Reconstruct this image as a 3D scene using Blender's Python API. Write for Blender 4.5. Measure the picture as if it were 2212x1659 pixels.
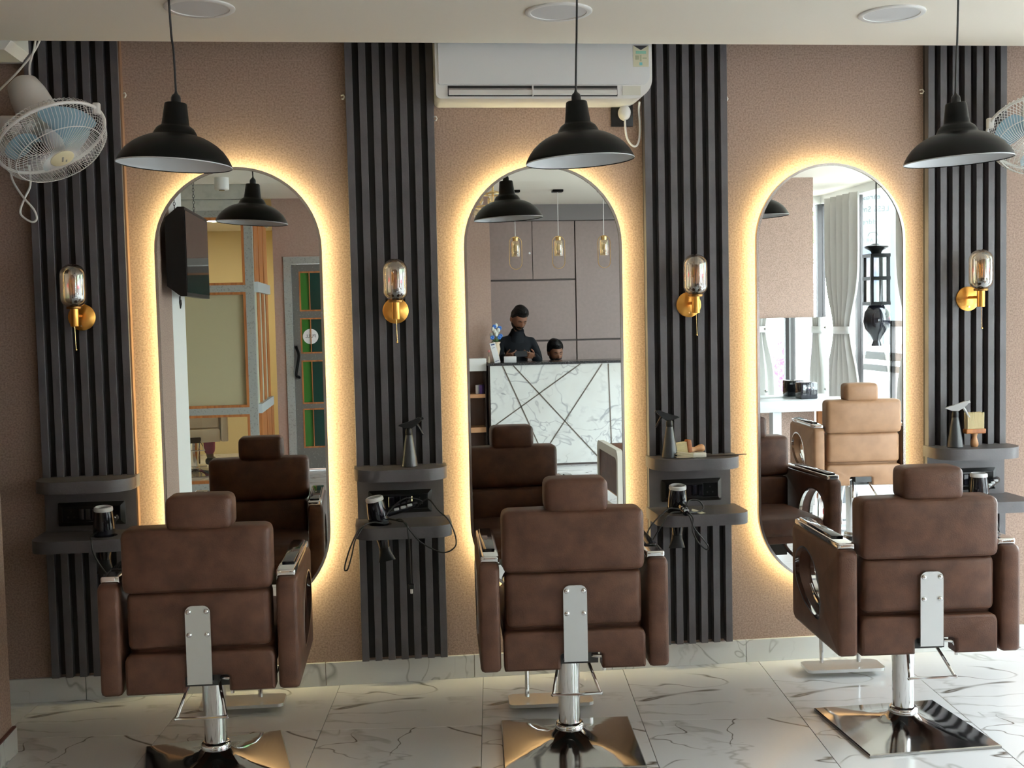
import bpy, bmesh, math, random
from mathutils import Vector, Matrix, Euler
random.seed(7)
PI = math.pi
S = bpy.context.scene
COL = S.collection
for o in list(bpy.data.objects):
    bpy.data.objects.remove(o)

# ------------------------------------------------------------------ camera
cam_d = bpy.data.cameras.new('camera'); cam = bpy.data.objects.new('camera', cam_d); COL.objects.link(cam)
yaw, pitch, roll = math.radians(6.3994), math.radians(3.3389), math.radians(-1.24806)
fwd = Vector((math.sin(yaw)*math.cos(pitch), math.cos(yaw)*math.cos(pitch), -math.sin(pitch)))
rt = Vector((math.cos(yaw), -math.sin(yaw), 0)); upv = rt.cross(fwd)
r2 = rt*math.cos(roll) + upv*math.sin(roll); u2 = -rt*math.sin(roll) + upv*math.cos(roll)
cam.matrix_world = Matrix(((r2.x, u2.x, -fwd.x, 0), (r2.y, u2.y, -fwd.y, -4.5112), (r2.z, u2.z, -fwd.z, 1.4421), (0, 0, 0, 1)))
cam_d.sensor_width = 36.0; cam_d.lens = 36.0*2463.9/2212.0; cam_d.clip_start = 0.05; cam_d.clip_end = 200
S.camera = cam

# ------------------------------------------------------------------ world, exposure
SKY = 31.0
w = bpy.data.worlds.new('overcast_sky'); S.world = w; w.use_nodes = True
bg = w.node_tree.nodes['Background']; bg.inputs[0].default_value = (0.86, 0.95, 1.0, 1); bg.inputs[1].default_value = SKY
S.view_settings.view_transform = 'Standard'; S.view_settings.look = 'None'
S.view_settings.gamma = 1.0; S.view_settings.use_curve_mapping = False
S.view_settings.exposure = 0.0
S.cycles.diffuse_bounces = 6; S.cycles.glossy_bounces = 6; S.cycles.transparent_max_bounces = 16; S.cycles.max_bounces = 14
S.cycles.sample_clamp_indirect = 6.0; S.cycles.caustics_reflective = False; S.cycles.caustics_refractive = False
LED = 98.0

def portal(name, loc, rot, sx, sy):
    l = bpy.data.lights.new(name, 'AREA'); l.shape = 'RECTANGLE'; l.size = sx; l.size_y = sy; l.energy = 0
    o = bpy.data.objects.new(name, l); COL.objects.link(o); o.location = loc; o.rotation_euler = rot
    l.cycles.is_portal = True
    return o
portal('sky_portal', (4.68, -3.35, 1.25), (0, PI/2, 0), 2.6, 7.7)
portal('sky_portal', (3.95, -7.28, 1.25), (PI/2, 0, 0), 1.5, 2.6)
portal('sky_portal', (3.95, 0.28, 1.25), (-PI/2, 0, 0), 1.5, 2.6)

# ------------------------------------------------------------------ materials
MATS = {}
def mat(name, col, rough=0.6, metal=0.0, spec=0.5, noise=None, bump=None, emit=None, coat=0.0, coord='Object'):
    if name in MATS: return MATS[name]
    m = bpy.data.materials.new(name); m.use_nodes = True; MATS[name] = m
    nt = m.node_tree; b = nt.nodes['Principled BSDF']
    b.inputs['Base Color'].default_value = (*col, 1); b.inputs['Roughness'].default_value = rough
    b.inputs['Metallic'].default_value = metal; b.inputs['Specular IOR Level'].default_value = spec
    if coat: b.inputs['Coat Weight'].default_value = coat; b.inputs['Coat Roughness'].default_value = 0.08
    if emit: b.inputs['Emission Color'].default_value = (*emit[0], 1); b.inputs['Emission Strength'].default_value = emit[1]
    tc = nt.nodes.new('ShaderNodeTexCoord')
    if noise:
        sc, col2, lo, hi = noise[:4]
        n = nt.nodes.new('ShaderNodeTexNoise'); n.inputs['Scale'].default_value = sc; n.inputs['Roughness'].default_value = 0.64 if name == 'cork_wallpaper' else 0.5; n.inputs['Detail'].default_value = noise[4] if len(noise) > 4 else 4
        mp = nt.nodes.new('ShaderNodeMapping')
        if len(noise) > 5: mp.inputs['Scale'].default_value = noise[5]
        nt.links.new(tc.outputs[coord], mp.inputs['Vector']); nt.links.new(mp.outputs[0], n.inputs['Vector'])
        r = nt.nodes.new('ShaderNodeValToRGB'); r.color_ramp.elements[0].position = lo; r.color_ramp.elements[1].position = hi
        r.color_ramp.elements[0].color = (*col, 1); r.color_ramp.elements[1].color = (*col2, 1)
        nt.links.new(n.outputs['Fac'], r.inputs[0]); nt.links.new(r.outputs[0], b.inputs['Base Color'])
    if bump:
        n2 = nt.nodes.new('ShaderNodeTexNoise'); n2.inputs['Scale'].default_value = bump[0]; n2.inputs['Detail'].default_value = 3
        nt.links.new(tc.outputs[coord], n2.inputs['Vector'])
        bp = nt.nodes.new('ShaderNodeBump'); bp.inputs['Strength'].default_value = bump[1]; bp.inputs['Distance'].default_value = 0.01
        nt.links.new(n2.outputs['Fac'], bp.inputs['Height']); nt.links.new(bp.outputs[0], b.inputs['Normal'])
    return m

def glass_mat(name, tint, refl, rough=0.0):
    m = bpy.data.materials.new(name); m.use_nodes = True; MATS[name] = m; nt = m.node_tree
    for n in list(nt.nodes): nt.nodes.remove(n)
    out = nt.nodes.new('ShaderNodeOutputMaterial'); mx = nt.nodes.new('ShaderNodeMixShader')
    t = nt.nodes.new('ShaderNodeBsdfTransparent'); t.inputs[0].default_value = (*tint, 1)
    g = nt.nodes.new('ShaderNodeBsdfGlossy'); g.inputs['Roughness'].default_value = rough; g.inputs[0].default_value = (1, 1, 1, 1)
    lw = nt.nodes.new('ShaderNodeLayerWeight'); lw.inputs[0].default_value = 0.5
    pw = nt.nodes.new('ShaderNodeMath'); pw.operation = 'POWER'; pw.inputs[1].default_value = 4.0
    ad = nt.nodes.new('ShaderNodeMath'); ad.operation = 'MULTIPLY_ADD'; ad.use_clamp = True; ad.inputs[1].default_value = 0.9; ad.inputs[2].default_value = 0.03+refl
    nt.links.new(lw.outputs['Facing'], pw.inputs[0]); nt.links.new(pw.outputs[0], ad.inputs[0]); nt.links.new(ad.outputs[0], mx.inputs[0])
    nt.links.new(t.outputs[0], mx.inputs[1]); nt.links.new(g.outputs[0], mx.inputs[2]); nt.links.new(mx.outputs[0], out.inputs[0])
    return m

def marble_mat(name, base, vein, scale, rough, coord='Object', w=0.022, tone=None):
    m = bpy.data.materials.new(name); m.use_nodes = True; MATS[name] = m; nt = m.node_tree; b = nt.nodes['Principled BSDF']
    b.inputs['Roughness'].default_value = rough; b.inputs['Specular IOR Level'].default_value = 0.5
    tc = nt.nodes.new('ShaderNodeTexCoord')
    def N(sc, det, off=(0, 0, 0), s=(1, 1, 1), dist=0.0):
        mp = nt.nodes.new('ShaderNodeMapping'); mp.inputs['Rotation'].default_value = (0, 0, 0.6); mp.inputs['Location'].default_value = off; mp.inputs['Scale'].default_value = s
        n = nt.nodes.new('ShaderNodeTexNoise'); n.inputs['Scale'].default_value = sc; n.inputs['Detail'].default_value = det; n.inputs['Distortion'].default_value = dist
        nt.links.new(tc.outputs[coord], mp.inputs[0]); nt.links.new(mp.outputs[0], n.inputs['Vector']); return n.outputs['Fac']
    def MA(op, a, bb=None, clamp=False):
        q = nt.nodes.new('ShaderNodeMath'); q.operation = op; q.use_clamp = clamp
        for i, v in enumerate((a, bb)):
            if v is None: continue
            if isinstance(v, (int, float)): q.inputs[i].default_value = v
            else: nt.links.new(v, q.inputs[i])
        return q.outputs[0]
    def vein_mask(noise, width):
        d = MA('ABSOLUTE', MA('SUBTRACT', noise, 0.5)); return MA('SUBTRACT', 1.0, MA('DIVIDE', d, width), True)
    v1 = vein_mask(N(scale, 3, (0.3, 1.7, 0.2), (0.9, 1.3, 1), 0.9), w)
    v1 = MA('MULTIPLY', v1, MA('MULTIPLY', MA('SUBTRACT', N(scale*1.3, 2, (4, 2, 1)), 0.34, True), 8.0, True))
    v3 = vein_mask(N(scale*1.25, 3, (5.3, 2.2, 0.7), (1.0, 1.2, 1), 0.8), w*0.7)
    v1 = MA('ADD', v1, MA('MULTIPLY', v3, MA('MULTIPLY', MA('SUBTRACT', N(scale*1.6, 2, (2, 7, 4)), 0.51, True), 8.0, True)), True)
    v2 = vein_mask(N(scale*1.9, 4, (7, 3, 1), (0.8, 1.6, 1), 0.5), w*2.4)
    v2 = MA('MULTIPLY', MA('MULTIPLY', v2, 0.38), MA('MULTIPLY', MA('SUBTRACT', N(scale*1.7, 2, (1, 9, 1)), 0.46, True), 7.0, True))
    vv = MA('ADD', v1, v2, True)
    mx = nt.nodes.new('ShaderNodeMix'); mx.data_type = 'RGBA'
    mx.inputs['A'].default_value = (*base, 1); mx.inputs['B'].default_value = (*vein, 1); nt.links.new(vv, mx.inputs['Factor'])
    last = mx.outputs['Result']
    if tone:
        m2 = nt.nodes.new('ShaderNodeMix'); m2.data_type = 'RGBA'; m2.inputs['B'].default_value = (*tone, 1)
        nt.links.new(last, m2.inputs['A']); nt.links.new(MA('MULTIPLY', MA('SUBTRACT', N(scale*0.9, 3, (3, 3, 3)), 0.45, True), 2.2, True), m2.inputs['Factor']); last = m2.outputs['Result']
    nt.links.new(last, b.inputs['Base Color'])
    return m

wall_m = mat('cork_wallpaper', (0.205, 0.141, 0.112), 0.85, spec=0.2, noise=(140, (0.345, 0.247, 0.200), 0.33, 0.59, 10), bump=(160, 0.08))
pink_m = mat('pink_wallpaper', (0.36, 0.245, 0.20), 0.8, spec=0.3, noise=(60, (0.40, 0.28, 0.23), 0.35, 0.65))
slat_m = mat('charcoal_laminate', (0.074, 0.068, 0.073), 0.42, spec=0.42, noise=(9, (0.104, 0.096, 0.102), 0.3, 0.7, 8), bump=(140, 0.05))
edge_m = mat('brown_edge', (0.22, 0.12, 0.07), 0.8)
ceil_m = mat('ceiling_paint', (0.78, 0.73, 0.64), 0.8, spec=0.2)
white_paint = mat('white_paint', (0.78, 0.78, 0.75), 0.6)
white_pl = mat('white_plastic', (0.78, 0.78, 0.76), 0.35)
cream_pl = mat('cream_plastic', (0.72, 0.66, 0.45), 0.4)
black_pl = mat('black_plastic', (0.008, 0.008, 0.009), 0.3, spec=0.3)
gloss_black = mat('gloss_black', (0.008, 0.008, 0.012), 0.08)
matt_black = mat('matt_black_paint', (0.004, 0.004, 0.004), 0.33, spec=0.13)
rubber = mat('black_rubber', (0.01, 0.01, 0.01), 0.55)
lamp_white = mat('lamp_white_enamel', (0.62, 0.64, 0.66), 0.35)
leather = mat('brown_leather', (0.060, 0.0255, 0.0155), 0.47, spec=0.28, noise=(16, (0.112, 0.051, 0.032), 0.3, 0.72, 8), bump=(240, 0.12))
tan = mat('tan_leather', (0.20, 0.105, 0.054), 0.5, spec=0.3, noise=(16, (0.25, 0.135, 0.072), 0.3, 0.7))
cream_lea = mat('cream_leather', (0.68, 0.66, 0.58), 0.45)
chrome = mat('chrome', (0.80, 0.81, 0.82), 0.08, 1.0)
satin = mat('satin_steel', (0.74, 0.77, 0.78), 0.33, 1.0)
dark_chrome = mat('polished_base_steel', (0.40, 0.39, 0.38), 0.09, 1.0)
mech = mat('dark_mechanism_steel', (0.05, 0.05, 0.05), 0.4, 0.8)
brass = mat('brushed_brass', (0.72, 0.36, 0.085), 0.28, 1.0)
gold = mat('polished_gold', (0.78, 0.55, 0.25), 0.22, 1.0)
mirror_m = mat('mirror_silver', (0.90, 0.93, 0.92), 0.0, 1.0)
amber = glass_mat('smoked_amber_glass', (0.78, 0.68, 0.56), 0.26)
clear = glass_mat('clear_glass', (0.97, 0.98, 0.98), 0.02)
blue_pl = mat('blue_plastic_blade', (0.26, 0.42, 0.52), 0.3)
crystal = glass_mat('champagne_crystal', (0.9, 0.78, 0.55), 0.2)
led_m = mat('warm_led', (1, 0.8, 0.5), 0.5, emit=((1.0, 0.845, 0.42), LED))
lit_m = mat('lit_diffuser', (0.9, 0.9, 0.9), 0.5, emit=((1, 0.90, 0.70), 260.0))
diff_m = mat('unlit_diffuser', (0.62, 0.63, 0.64), 0.5)
wood = mat('orange_wood', (0.42, 0.155, 0.04), 0.5, noise=(5, (0.27, 0.085, 0.02), 0.4, 0.65, 5, (6, 6, 0.6)))
wood_lt = mat('pale_wood', (0.50, 0.27, 0.13), 0.5, noise=(6, (0.42, 0.2, 0.09), 0.4, 0.7))
granite = mat('speckled_grey_laminate', (0.33, 0.34, 0.32), 0.5, noise=(70, (0.20, 0.20, 0.19), 0.55, 0.72, 3))
granite_dk = mat('dark_speckled_laminate', (0.13, 0.125, 0.115), 0.5, noise=(60, (0.24, 0.24, 0.22), 0.58, 0.75, 3))
blk_granite = mat('black_granite', (0.02, 0.02, 0.022), 0.2, noise=(120, (0.16, 0.16, 0.17), 0.55, 0.75, 2))
conc = mat('pale_concrete_laminate', (0.50, 0.51, 0.46), 0.6, noise=(14, (0.40, 0.41, 0.37), 0.5, 0.75, 5))
mauve = mat('mauve_laminate', (0.225, 0.170, 0.150), 0.45, noise=(30, (0.25, 0.19, 0.17), 0.3, 0.7))
groove = mat('dark_groove', (0.05, 0.035, 0.03), 0.6)
frost = mat('frosted_glass_panel', (0.44, 0.40, 0.25), 0.35)
frost_g = mat('green_white_frosted_glass', (0.50, 0.54, 0.42), 0.35)
yellow_wall = mat('yellow_room_wall', (0.70, 0.58, 0.32), 0.8)
counter_m = mat('grey_counter_laminate', (0.50, 0.52, 0.53), 0.35)
curtain_m = mat('grey_curtain', (0.50, 0.49, 0.47), 0.85)
dk_frame = mat('dark_window_frame', (0.03, 0.025, 0.025), 0.5)
skin_m = mat('skin', (0.17, 0.075, 0.042), 0.55, spec=0.3)
hair_m = mat('black_hair', (0.005, 0.0045, 0.0045), 0.55, spec=0.15, bump=(90, 0.6))
shirt_m = mat('black_shirt', (0.006, 0.0075, 0.010), 0.8, spec=0.15)
trouser_m = mat('dark_trousers', (0.02, 0.02, 0.03), 0.8)
magenta = mat('magenta_cloth', (0.32, 0.015, 0.11), 0.8)
tile_m = marble_mat('white_marble_tile', (0.70, 0.70, 0.71), (0.10, 0.08, 0.06), 1.25, 0.16, w=0.0085)
base_m = marble_mat('skirting_marble', (0.63, 0.64, 0.63), (0.36, 0.36, 0.35), 2.2, 0.2, w=0.008)
desk_m = marble_mat('desk_marble', (0.76, 0.78, 0.76), (0.40, 0.41, 0.43), 2.4, 0.2, w=0.018, tone=(0.60, 0.58, 0.54))
grout_m = mat('grey_grout', (0.34, 0.33, 0.31), 0.9)
paper = mat('white_paper', (0.85, 0.86, 0.88), 0.6)
ink = mat('black_ink', (0.03, 0.03, 0.04), 0.6)

# ------------------------------------------------------------------ mesh helpers
def obj(name, bm, m, parent=None, smooth=35, loc=None, rot=None):
    bmesh.ops.recalc_face_normals(bm, faces=bm.faces)
    me = bpy.data.meshes.new(name); bm.to_mesh(me); bm.free()
    if smooth:
        for p in me.polygons: p.use_smooth = True
        me.set_sharp_from_angle(angle=math.radians(smooth))
    for q in (m if isinstance(m, (list, tuple)) else [m]): me.materials.append(q)
    o = bpy.data.objects.new(name, me); COL.objects.link(o)
    if parent: o.parent = parent
    if loc: o.location = loc
    if rot: o.rotation_euler = rot
    return o
def tag(o, label, cat, group=None, kind=None):
    o['label'] = label; o['category'] = cat
    if group: o['group'] = group
    if kind: o['kind'] = kind
    return o
def thing(name, label, cat, loc=(0, 0, 0), rz=0, group=None, rot=None):
    o = bpy.data.objects.new(name, None); COL.objects.link(o); o.empty_display_size = 0.1
    o.location = loc; o.rotation_euler = rot if rot else (0, 0, rz)
    return tag(o, label, cat, group)
def struct(name, bm, m, label=None, parent=None, smooth=0):
    o = obj(name, bm, m, parent, smooth)
    if not parent: o['kind'] = 'structure'
    if label: o['label'] = label
    return o
def B(): return bmesh.new()
def bx(bm, x0, x1, y0, y1, z0, z1, bev=0, seg=2):
    r = bmesh.ops.create_cube(bm, size=1); vs = r['verts']
    for v in vs: v.co = Vector(((x0+x1)/2 + v.co.x*(x1-x0), (y0+y1)/2 + v.co.y*(y1-y0), (z0+z1)/2 + v.co.z*(z1-z0)))
    if bev:
        es = list({e for v in vs for e in v.link_edges})
        bmesh.ops.bevel(bm, geom=es, offset=bev, segments=seg, profile=0.5, affect='EDGES')
    return bm
def box(*a, **k): return bx(B(), *a, **k)
def lathe(bm, prof, seg=32, M=None, cap=False):
    rings = []
    for r, z in prof:
        if r < 1e-6: rings.append([bm.verts.new((0, 0, z))])
        else: rings.append([bm.verts.new((r*math.cos(2*PI*i/seg), r*math.sin(2*PI*i/seg), z)) for i in range(seg)])
    for a, b in zip(rings, rings[1:]):
        for i in range(seg):
            j = (i+1) % seg
            if len(a) == 1 and len(b) == 1: continue
            if len(a) == 1: bm.faces.new((a[0], b[i], b[j]))
            elif len(b) == 1: bm.faces.new((a[i], a[j], b[0]))
            else: bm.faces.new((a[i], a[j], b[j], b[i]))
    if M:
        for rg in rings:
            for v in rg: v.co = M @ v.co
    return bm
def axisM(p, d):
    d = Vector(d).normalized(); q = Vector((0, 0, 1)).rotation_difference(d)
    return Matrix.Translation(Vector(p)) @ q.to_matrix().to_4x4()
def cyl(bm, p0, p1, r0, r1=None, seg=20):
    p0, p1 = Vector(p0), Vector(p1); L = (p1-p0).length; r1 = r0 if r1 is None else r1
    return lathe(bm, [(0, 0), (r0, 0), (r1, L), (0, L)], seg, axisM(p0, p1-p0))
def smooth_path(pts, n=6, closed=False):
    P = [Vector(p) for p in pts]; out = []; m = len(P)
    for i in range(m if closed else m-1):
        p0 = P[i-1] if (closed or i) else P[0]; p1 = P[i]; p2 = P[(i+1) % m]; p3 = P[(i+2) % m] if (closed or i+2 < m) else P[-1]
        for k in range(n):
            t = k/n
            out.append(0.5*((2*p1) + (p2-p0)*t + (2*p0-5*p1+4*p2-p3)*t*t + (3*p1-p0-3*p2+p3)*t**3))
    if not closed: out.append(P[-1])
    return out
def tube(bm, pts, r, seg=8, closed=False):
    P = [Vector(p) for p in pts]; n = len(P); rings = []; prev = None
    for i, p in enumerate(P):
        a = P[i-1] if (i or closed) else P[0]; b = P[(i+1) % n] if (i < n-1 or closed) else P[-1]
        t = (b-a).normalized()
        if prev is None:
            u = t.orthogonal().normalized()
        else:
            u = (prev - t*prev.dot(t))
            u = u.normalized() if u.length > 1e-6 else t.orthogonal().normalized()
        prev = u; v = t.cross(u)
        rr = r[i] if isinstance(r, (list, tuple)) else r
        rings.append([bm.verts.new(p + u*rr*math.cos(2*PI*k/seg) + v*rr*math.sin(2*PI*k/seg)) for k in range(seg)])
    for i in range(n if closed else n-1):
        a, b = rings[i], rings[(i+1) % n]
        for k in range(seg): bm.faces.new((a[k], a[(k+1) % seg], b[(k+1) % seg], b[k]))
    if not closed:
        bm.faces.new(rings[0][::-1]); bm.faces.new(rings[-1])
    return bm
def fill(bm, loops):
    """planar polygon with holes -> faces; loops are lists of BMVerts"""
    es = []
    for l in loops:
        for i in range(len(l)):
            e = bm.edges.get((l[i], l[(i+1) % len(l)])) or bm.edges.new((l[i], l[(i+1) % len(l)])); es.append(e)
    if len(loops) == 1: bm.faces.new(loops[0])
    else: bmesh.ops.triangle_fill(bm, use_beauty=True, use_dissolve=False, edges=es)
def prism(bm, outline, axis, d0, d1, holes=()):
    """extrude a 2D outline (and holes) along an axis: 'x' -> (y,z), 'y' -> (x,z), 'z' -> (x,y)"""
    def P(q, d):
        return {'x': (d, q[0], q[1]), 'y': (q[0], d, q[1]), 'z': (q[0], q[1], d)}[axis]
    lo, hi = [], []
    for l in (outline, *holes):
        lo.append([bm.verts.new(P(q, d0)) for q in l]); hi.append([bm.verts.new(P(q, d1)) for q in l])
    fill(bm, lo); fill(bm, hi)
    for a, b in zip(lo, hi):
        for i in range(len(a)):
            j = (i+1) % len(a); bm.faces.new((a[i], a[j], b[j], b[i]))
    return bm
def inset(poly, d):
    n = len(poly); A = sum(poly[i][0]*poly[(i+1) % n][1]-poly[(i+1) % n][0]*poly[i][1] for i in range(n)); sg = 1 if A > 0 else -1; out = []
    for i in range(n):
        p, c, q = Vector(poly[i-1]), Vector(poly[i]), Vector(poly[(i+1) % n])
        e1 = (c-p).normalized(); e2 = (q-c).normalized(); n1 = Vector((-e1.y, e1.x))*sg; n2 = Vector((-e2.y, e2.x))*sg
        b = n1+n2; b = b.normalized() if b.length > 1e-6 else n1
        out.append(tuple(c + b*(d/max(0.45, b.dot(n1)))))
    return out
def soft_prism(bm, outline, axis, d0, d1, r, both=True, holes=()):
    """prism whose outline edges are rounded over by r at the d1 end (and the d0 end)"""
    def P(q, d): return {'x': (d, q[0], q[1]), 'y': (q[0], d, q[1]), 'z': (q[0], q[1], d)}[axis]
    sg = 1 if d1 > d0 else -1
    prof = [(0.0, r), (r*0.3, r*0.29), (r, 0.0)]      # (along the axis, inset)
    st = ([(d0+sg*a, i) for a, i in prof] if both else [(d0, 0)]) + [(d1-sg*a, i) for a, i in reversed(prof)]
    R = [[bm.verts.new(P(q, d)) for q in (inset(outline, i) if i else outline)] for d, i in st]
    for a, b in zip(R, R[1:]):
        for i in range(len(a)): j = (i+1) % len(a); bm.faces.new((a[i], a[j], b[j], b[i]))
    H = [([bm.verts.new(P(q, d0)) for q in h], [bm.verts.new(P(q, d1)) for q in h]) for h in holes]
    for lo, hi in H:
        for i in range(len(lo)): j = (i+1) % len(lo); bm.faces.new((lo[i], lo[j], hi[j], hi[i]))
    for k, l in ((0, R[0]), (1, R[-1])):
        es = []
        for q in [l]+[h[k] for h in H]:
            for i in range(len(q)): es.append(bm.edges.get((q[i], q[(i+1) % len(q)])) or bm.edges.new((q[i], q[(i+1) % len(q)])))
        bmesh.ops.triangle_fill(bm, use_beauty=True, use_dissolve=False, edges=es)
    return bm
def ring(bm, outer, inner, axis, d0, d1):
    """band between two outlines with the same number of points"""
    def P(q, d): return {'x': (d, q[0], q[1]), 'y': (q[0], d, q[1]), 'z': (q[0], q[1], d)}[axis]
    L = [[bm.verts.new(P(q, d)) for q in l] for l, d in ((outer, d0), (outer, d1), (inner, d1), (inner, d0))]
    n = len(outer)
    for k in range(4):
        a, b = L[k], L[(k+1) % 4]
        for i in range(n): bm.faces.new((a[i], a[(i+1) % n], b[(i+1) % n], b[i]))
    return bm
def rrect(x0, x1, y0, y1, r, n=6):
    rs = r if isinstance(r, (list, tuple)) else [r]*4      # order: (x0,y0) (x1,y0) (x1,y1) (x0,y1)
    out = []
    for (cx, cy, a0), rr in zip(((x0, y0, PI), (x1, y0, 1.5*PI), (x1, y1, 0), (x0, y1, 0.5*PI)), rs):
        if rr <= 1e-5: out.append((cx, cy)); continue
        ox = cx + rr if cx == x0 else cx - rr; oy = cy + rr if cy == y0 else cy - rr
        for k in range(n+1):
            a = a0 + PI/2*k/n; out.append((ox + rr*math.cos(a), oy + rr*math.sin(a)))
    return out
def stadium(cx, z0, z1, hw, n=28):
    out = []
    for k in range(n+1):
        a = PI*k/n; out.append((cx + hw*math.cos(a), z1-hw + hw*math.sin(a)))
    for k in range(n+1):
        a = PI + PI*k/n; out.append((cx + hw*math.cos(a), z0+hw + hw*math.sin(a)))
    return out
def cushion(bm, c, h, r, bulge=(0, 0, 0), n=4, M=None):
    """rounded box, centre c, half sizes h, corner radius r, soft faces"""
    def axis(hh):
        k = [-hh, -hh+r*0.15, -hh+r*0.45, -hh+r]
        mid = [(-hh+r) + (2*hh-2*r)*i/n for i in range(1, n)]
        return k + mid + [-x for x in reversed(k)]
    A = [axis(h[i]) for i in range(3)]; cache = {}
    def V(q):
        key = tuple(round(x, 5) for x in q)
        if key in cache: return cache[key]
        inner = Vector([max(-(h[i]-r), min(h[i]-r, q[i])) for i in range(3)]); d = Vector(q)-inner
        p = inner + d.normalized()*r if d.length > 1e-9 else Vector(q)
        for i in range(3):
            if bulge[i]:
                j, k = (i+1) % 3, (i+2) % 3
                p[i] += math.copysign(bulge[i], q[i])*(abs(q[i])/h[i])**4*(1-(q[j]/h[j])**2)*(1-(q[k]/h[k])**2)
        p = p + Vector(c)
        if M: p = M @ p
        cache[key] = bm.verts.new(p); return cache[key]
    for i in range(3):
        j, k = (i+1) % 3, (i+2) % 3
        for s in (-1, 1):
            for a in range(len(A[j])-1):
                for b in range(len(A[k])-1):
                    qs = []
                    for da, db in ((0, 0), (1, 0), (1, 1), (0, 1)):
                        q = [0, 0, 0]; q[i] = s*h[i]; q[j] = A[j][a+da]; q[k] = A[k][b+db]; qs.append(V(q))
                    if len(set(qs)) == 4:
                        try: bm.faces.new(qs if s > 0 else qs[::-1])
                        except ValueError: pass
    return bm
def ball(bm, c, r, seg=14, rings=8, sc=(1, 1, 1)):
    M = Matrix.Translation(Vector(c)) @ Matrix.Diagonal((*sc, 1))
    return lathe(bm, [(r*math.sin(PI*i/rings), -r*math.cos(PI*i/rings)) for i in range(rings+1)], seg, M)
def dup(root, loc, rz=None, label=None, group=None):
    def cp(o, par):
        c = o.copy(); COL.objects.link(c)
        if par: c.parent = par
        for ch in o.children: cp(ch, c)
        return c
    r = cp(root, None); r.location = loc
    if rz is not None: r.rotation_euler = (0, 0, rz)
    if label: r['label'] = label
    if group: r['group'] = group
    return r
def text_obj(name, s, size, m, parent, loc, rot, depth=0.001):
    c = bpy.data.curves.new(name, 'FONT'); c.body = s; c.size = size; c.align_x = 'CENTER'; c.align_y = 'CENTER'; c.extrude = depth
    tmp = bpy.data.objects.new('tmp', c); COL.objects.link(tmp)
    dg = bpy.context.evaluated_depsgraph_get(); dg.update(); me = bpy.data.meshes.new_from_object(tmp.evaluated_get(dg))
    bpy.data.objects.remove(tmp); bpy.data.curves.remove(c)
    o = bpy.data.objects.new(name, me); COL.objects.link(o); me.materials.clear(); me.materials.append(m)
    o.parent = parent; o.location = loc; o.rotation_euler = rot
    return o

# ================================================================== SETTING
ZC, ZC2, ZT = 2.457, 2.63, 2.78
# --- floor: marble tiles laid slightly askew to the wall
fl = struct('floor', box(-4.2, 4.75, -8.6, 0.4, -0.12, -0.011), grout_m, 'white marble tiled salon floor with brown grey veins')
tw, tl = 0.5685, 1.137; th = math.radians(-5.4736)
ux, uy = Vector((math.cos(th), math.sin(th), 0)), Vector((-math.sin(th), math.cos(th), 0))
P0 = Vector((0.311, -0.553, 0))                   # a tile corner on the row joint
tile_me = None
g = 0.0009
for i in range(-9, 10):
    for j in range(-9, 1):
        c = P0 + ux*tw*(i+0.5) + uy*tl*(j+0.5)
        if not (-4.3 < c.x < 5.0 and -9.0 < c.y < 0.75): continue
        if tile_me is None:
            o = obj('tile', bx(B(), -tw/2+g, tw/2-g, -tl/2+g, tl/2-g, -0.011, 0.0, 0.0008, 1), tile_m, fl, 0); tile_me = o.data
        else:
            o = bpy.data.objects.new('tile', tile_me); COL.objects.link(o); o.parent = fl
        o.location = c; o.rotation_euler = (0, 0, th)
# --- the mirror wall
struct('wall_back', box(-2.3, 3.32, 0.0, 0.2, 0.0, ZT), wall_m, 'brown pink cork-flecked wallpaper on the wall behind the mirrors')
bb = bpy.data.objects.new('baseboard_back', None); COL.objects.link(bb); bb['kind'] = 'structure'; bb['label'] = 'white marble skirting tiles along the foot of the mirror wall'
for a, b_ in ((-2.0, -1.18), (-1.18, -0.262), (-0.262, 0.328), (0.328, 0.89), (0.89, 1.452), (1.452, 2.02), (2.02, 2.59), (2.59, 3.3)):
    obj('tile', box(a+0.001, b_-0.001, -0.012, 0.0, 0.0, 0.0935, bev=0.001, seg=1), base_m, bb, 0)
# --- left pier, its skirting
struct('wall_left', box(-1.95, -1.287, -2.86, -0.55, 0, ZT), wall_m, 'papered pier at the left end of the mirror wall')
struct('trim_1', box(-1.95, -1.287, -3.32, -2.862, 0, ZT), white_paint, 'white painted end of the left pier')
lb = struct('baseboard_left', box(-1.95, -1.274, -3.33, -0.537, 0, 0.088, bev=0.001, seg=1), base_m, 'marble skirting around the left pier')
struct('trim_2', box(-1.287, -1.2745, -3.31, -0.541, 0.0885, 0.094), mat('skirting_edge_brown', (0.10, 0.035, 0.03), 0.7), 'brown raw edge above the pier skirting')
struct('wall_recess', box(-2.3, -1.95, -2.86, 0.2, 0, ZT), wall_m, 'papered side of the recess left of the slats')
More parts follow.
